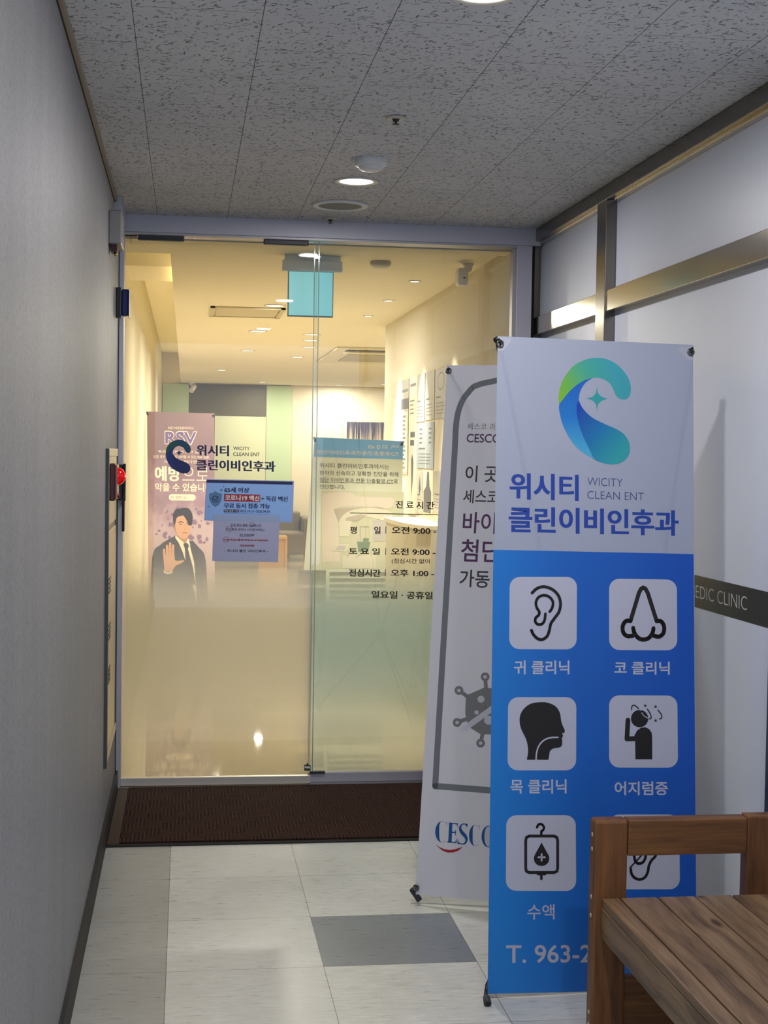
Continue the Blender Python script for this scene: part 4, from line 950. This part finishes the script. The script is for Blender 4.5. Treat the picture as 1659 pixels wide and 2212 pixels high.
sh.poly([(290,2050),(300,2085),(350,2105),(400,2085),(400,2060),(350,2090)], sw, L_+6)
sh.build('banner_fabric', t)
cr_ = [Sheet((-0.03, YR, 0.9), (1, 0, 0), (0, 0, 1)).W(*q) for q in QR]
x_stand(t, cr_, 0.12, 0.5, Vector((0, -1, 0)), feet=[Vector((cr_[2].x+0.01, YR-0.06, 0.008)), Vector((max(cr_[3].x-0.01, RXL+0.02), YR-0.06, 0.008))], mp=white)

# CT banner ----------------------------------------------------------------
YC = 9.45
sh = Sheet((1.1, YC, 0.9), (1, 0, 0), (0, 0, 1))
t = thing('x_banner', (1.1, YC, 0), 'pale banner with blue header and CT scanner picture behind the fixed glass pane', 'banner')
QC = [(679, 944), (871, 953), (862, 1446), (639, 1446)]
sh.base(QC, mat('ct_banner_white', (214, 220, 208), 0.6), 0.002)
sb2 = mat('ct_header_blue', (112, 168, 226), 0.6); ct = mat('ct_text', (96, 98, 100), 0.6)
sh.zoom(660, 860, 3.95)
sh.poly([(76, 334), (834, 368), (830, 524), (70, 500)], sb2, 1)
sh.text('첨/단/이/비/인/후/과/전/문/단/층/촬/영/C/T', (95, 440), (795, 458), (95, 478), cm, 3)
for s_, a, b in (('FDA', 537, 590), ('CE', 655, 700), ('JFDA', 730, 800)): sh.text(s_, (a, 403), (b, 405), (a, 428), cm, 3)
sh.stroke([(622+13*math.cos(a*PI/6), 417+13*math.sin(a*PI/6)) for a in range(13)], 5, cm, 3)
for s_, a, b, c in (('위시티 클린이비인후과에서는', (120, 552), (712, 566), (120, 594)), ('환자의 신속하고 정확한 진단을 위해', (120, 616), (792, 632), (120, 656)), ('첨단 이비인후과 전문 단층촬영 CT로', (120, 676), (788, 692), (120, 716)), ('진단합니다.', (120, 736), (336, 742), (120, 774))):
    sh.text(s_, a, b, c, ct, 3, 0.006)
sh.stroke([(120, 718), (750, 728)], 3, ct, 3)
g1 = mat('ct_grey', (222, 214, 208), 0.6); g2 = mat('ct_shadow', (190, 182, 174), 0.6); g3 = mat('ct_light', (222, 220, 208), 0.6); gn = mat('ct_green', (126, 150, 132), 0.6); g4 = mat('ct_panel', (196, 194, 196), 0.6)
sh.poly([(132, 790), (840, 800), (832, 1460), (132, 1456)], mat('ct_picture_ground', (206, 208, 190), 0.6), 1)
sh.poly(smooth([(135,870),(180,815),(300,800),(400,808),(460,840),(740,850),(760,870),(745,920),(690,942),(500,925),(290,930),(240,960),(275,1050),(285,1250),(300,1400),(140,1400)]), g1, 2)
sh.poly([(240,945),(620,925),(680,940),(420,965),(330,1010),(285,1060)], g2, 2.6)
sh.poly(smooth([(285,1060),(330,990),(420,950),(560,935),(700,960),(745,1000),(740,1060),(560,1020),(450,1010),(390,1060),(370,1180),(290,1180)]), g3, 3.2)
sh.poly([(350,1020),(470,990),(520,1000),(440,1050),(340,1045)], g2, 3.8)
sh.poly([(575,1040),(742,1040),(742,1215),(575,1222)], g4, 3.8)
sh.stroke([(468,1230),(468,1095),(540,1095)], 7, g2, 4); sh.stroke([(513,1095),(513,1200)], 5, g2, 4)
sh.poly([(440,1225),(550,1228),(535,1310),(450,1310)], gn, 4); sh.poly([(493,1195),(540,1195),(538,1222),(490,1222)], gn, 4)
sh.poly([(225,1305),(262,1245),(375,1245),(345,1310)], g3, 4); sh.poly([(250,1298),(275,1260),(350,1260),(330,1298)], g4, 4.5)
sh.stroke([(355,1360),(375,1320)], 9, g2, 4); sh.stroke([(430,1360),(480,1325)], 9, g2, 4)
sh.poly([(315,1345),(600,1340),(600,1456),(315,1450)], g3, 3.5)
bdk = mat('ct_dark_block', (118, 120, 108), 0.6)
sh.T = lambda x, y: (x, y)
sh.poly([(645, 1232), (704, 1232), (704, 1262), (642, 1262)], bdk, 5); sh.poly([(642, 1270), (704, 1270), (704, 1302), (641, 1302)], bdk, 5)
for k in range(5): sh.poly([(712, 1236+k*13), (858, 1236+k*13), (858, 1243+k*13), (712, 1243+k*13)], bdk, 5)
sh.poly([(641, 1318), (864, 1318), (863, 1375), (640, 1375)], bdk, 5)
sh.build('banner_fabric', t)
cr_ = [Sheet((1.1, YC, 0.9), (1, 0, 0), (0, 0, 1)).W(*q) for q in QC]
x_stand(t, cr_, 0.12, 0.5, Vector((0, -1, 0)), feet=[Vector((cr_[2].x+0.0, YC-0.06, 0.008)), Vector((cr_[3].x-0.01, YC-0.06, 0.008))], mp=white)

# exit sign --------------------------------------------------------------
t = thing('exit_sign', (0.59, 7.0, 2.43), 'glowing blank cyan hanging sign under a grey ceiling bracket inside the clinic', 'sign')
BX('bracket', (0.449, 6.975, 2.352), (0.738, 7.025, 2.405), mat('sign_grey', (244, 248, 255), 0.4), t, 0.003)
BX('hanger', (0.46, 6.99, 2.405), (0.73, 7.01, 2.43), mat('sign_grey', (1, 1, 1)), t)
BX('sign_frame', (0.477, 6.985, 2.136), (0.696, 7.012, 2.352), mat('sign_edge', (92, 112, 118), 0.4), t, 0.001)
BX('lit_face', (0.481, 6.981, 2.141), (0.692, 6.9848, 2.350), mat('sign_cyan', (120, 190, 196), 0.3, emit=(150, 232, 236), es=0.5), t)
# cameras
t = thing('security_camera', (1.36, 7.1, RH), 'white bullet camera on the clinic ceiling beside the right wall', 'security camera')
MB().lathe((1.376, 7.1, RH), (0, 0, -1), [(0.03, 0.0), (0.031, 0.006), (0.024, 0.01), (0.022, 0.03), (0.014, 0.042), (0.0, 0.046)], white, 24).build('mount', t)
mb = MB().box((1.310, 7.0, 2.312), (1.362, 7.09, 2.398), white); mb.build('camera_body', t, 0.012)
BX('logo_mark', (1.335, 6.998, 2.345), (1.348, 6.9995, 2.352), mat('grey_mark', (110, 90, 90), 0.5), t)
t = thing('security_camera', (0.07, 20.0, RH), 'small white camera on the far clinic ceiling in front of the dark transom', 'security camera')
MB().lathe((0.06, 20.0, RH), (0, 0, -1), [(0.05, 0), (0.05, 0.02), (0.02, 0.03), (0.015, 0.06)], white, 20).build('mount', t)
MB().tube([(0.10, 20.0, 2.37), (0.06, 19.9, 2.30)], 0.035, white, 16).build('camera_body', t)
t = thing('smoke_detector', (0.942, 7.12, RH), 'flat round white smoke detector on the clinic ceiling beside the exit sign', 'smoke detector')
MB().lathe((0.942, 7.12, RH), (0, 0, -1), [(0.05, 0.0), (0.053, 0.008), (0.05, 0.02), (0.035, 0.03), (0.0, 0.032)], mat('detector_grey', (200, 196, 186), 0.5), 28).build('detector_body', t)
# ceiling vent and AC cassette
t = thing('ceiling_vent', (0.39, 9.9, RH), 'flush rectangular ceiling vent left of the hanging sign inside the clinic', 'vent')
vm_ = mat('vent_ivory', (196, 184, 156), 0.5)
mb = MB(); a, b, c, d_ = 0.149, 0.64, 9.55, 10.2
for q in (((a, c), (b, c+0.03)), ((a, d_-0.03), (b, d_)), ((a, c), (a+0.03, d_)), ((b-0.03, c), (b, d_))): mb.box((*q[0], RH-0.012), (*q[1], RH), vm_)
mb.build('vent_frame', t); BX('vent_panel', (a+0.04, c+0.04, RH-0.008), (b-0.04, d_-0.04, RH), vm_, t)
t = thing('air_conditioner', (1.85, 13.8, RH), 'ceiling cassette air conditioner with a dark outlet slot deep in the clinic', 'air conditioner')
BX('panel', (1.32, 12.85, RH-0.02), (2.3, 14.9, RH), mat('ac_ivory', (214, 204, 176), 0.5), t, 0.006)
BX('outlet_slot', (1.42, 12.95, RH-0.026), (2.2, 13.12, RH-0.0201), black, t)
BX('flap', (1.42, 13.16, RH-0.034), (2.2, 13.3, RH-0.0201), mat('ac_ivory', (1, 1, 1)), t, 0.003)
BX('intake_grille', (1.5, 13.5, RH-0.026), (2.1, 14.5, RH-0.0201), mat('ac_grey', (170, 160, 136), 0.6), t)

# clinic lights
rr = mat('ivory_ring', (1, 1, 1))
s0 = downlight('recessed_spotlight', 1.232, 7.87, RH, 0.028, rr, SPOT_LAMP, SPOT_COL, 'lit recessed spotlight nearest the door in the row along the right clinic wall', 'recessed spots along the right clinic wall', True)
copy_tree(s0, (0, 1.03, 0), label='lit recessed spotlight, second from the door along the right clinic wall')
copy_tree(s0, (0, 2.05, 0), label='lit recessed spotlight, third from the door along the right clinic wall')
r0 = downlight('downlight', 0.56, 9.41, RH, 0.058, rr, ROOM_LAMP, ROOM_COL, 'lit round clinic downlight beside the lower left corner of the hanging sign', 'clinic downlights')
far = bpy.data.lights.new('lamp', 'AREA'); far.energy = ROOM_LAMP*0.75; far.color = ROOM_COL; far.shape = 'DISK'; far.size = 0.1
for x_, y_, lb in ((0.548, 11.42, 'lit round clinic downlight, middle one of the left row'), (0.56, 13.63, 'lit round clinic downlight, far one of the left row'), (0.988, 11.6, 'lit round clinic downlight just left of the glass pane edge'), (1.03, 12.2, 'lit round clinic downlight, second left of the glass pane edge'),
                   (1.081, 14.37, 'bright warm round clinic downlight below the two overlapping lights'), (1.086, 13.02, 'dim round clinic light between the pair and the warm one'), (1.012, 19.64, 'small far downlight above the pale green panel'), (2.66, 19.55, 'small far downlight at the end of the right wall'), (2.085, 20.0, 'tiny far downlight above the framed picture'),
                   (2.9, 12.6, 'clinic downlight in the side area hidden by the right wall'), (2.9, 16.2, 'clinic downlight in the side area farther back'), (0.4, 17.0, 'clinic downlight deep in the waiting area')):
    c_ = copy_tree(r0, (x_-0.56, y_-9.41, 0), label=lb)
    if y_ > 14.0:
        for ch in c_.children:
            if ch.type == 'LIGHT': ch.data = far
# cove lighting strip: a real warm light line in the pocket
t = thing('cove_light', (-0.05, 13.5, 2.50), 'warm light strip hidden in the ceiling cove along the left clinic wall', 'cove light')
for ya_, yb_ in ((7.15, 20.3),):
    BX('light_strip', (-0.062, ya_, RH+0.031), (-0.03, yb_, RH+0.048), mat('warm_strip', (255, 230, 160), 0.5, emit=(255, 234, 172), es=5.5), t)
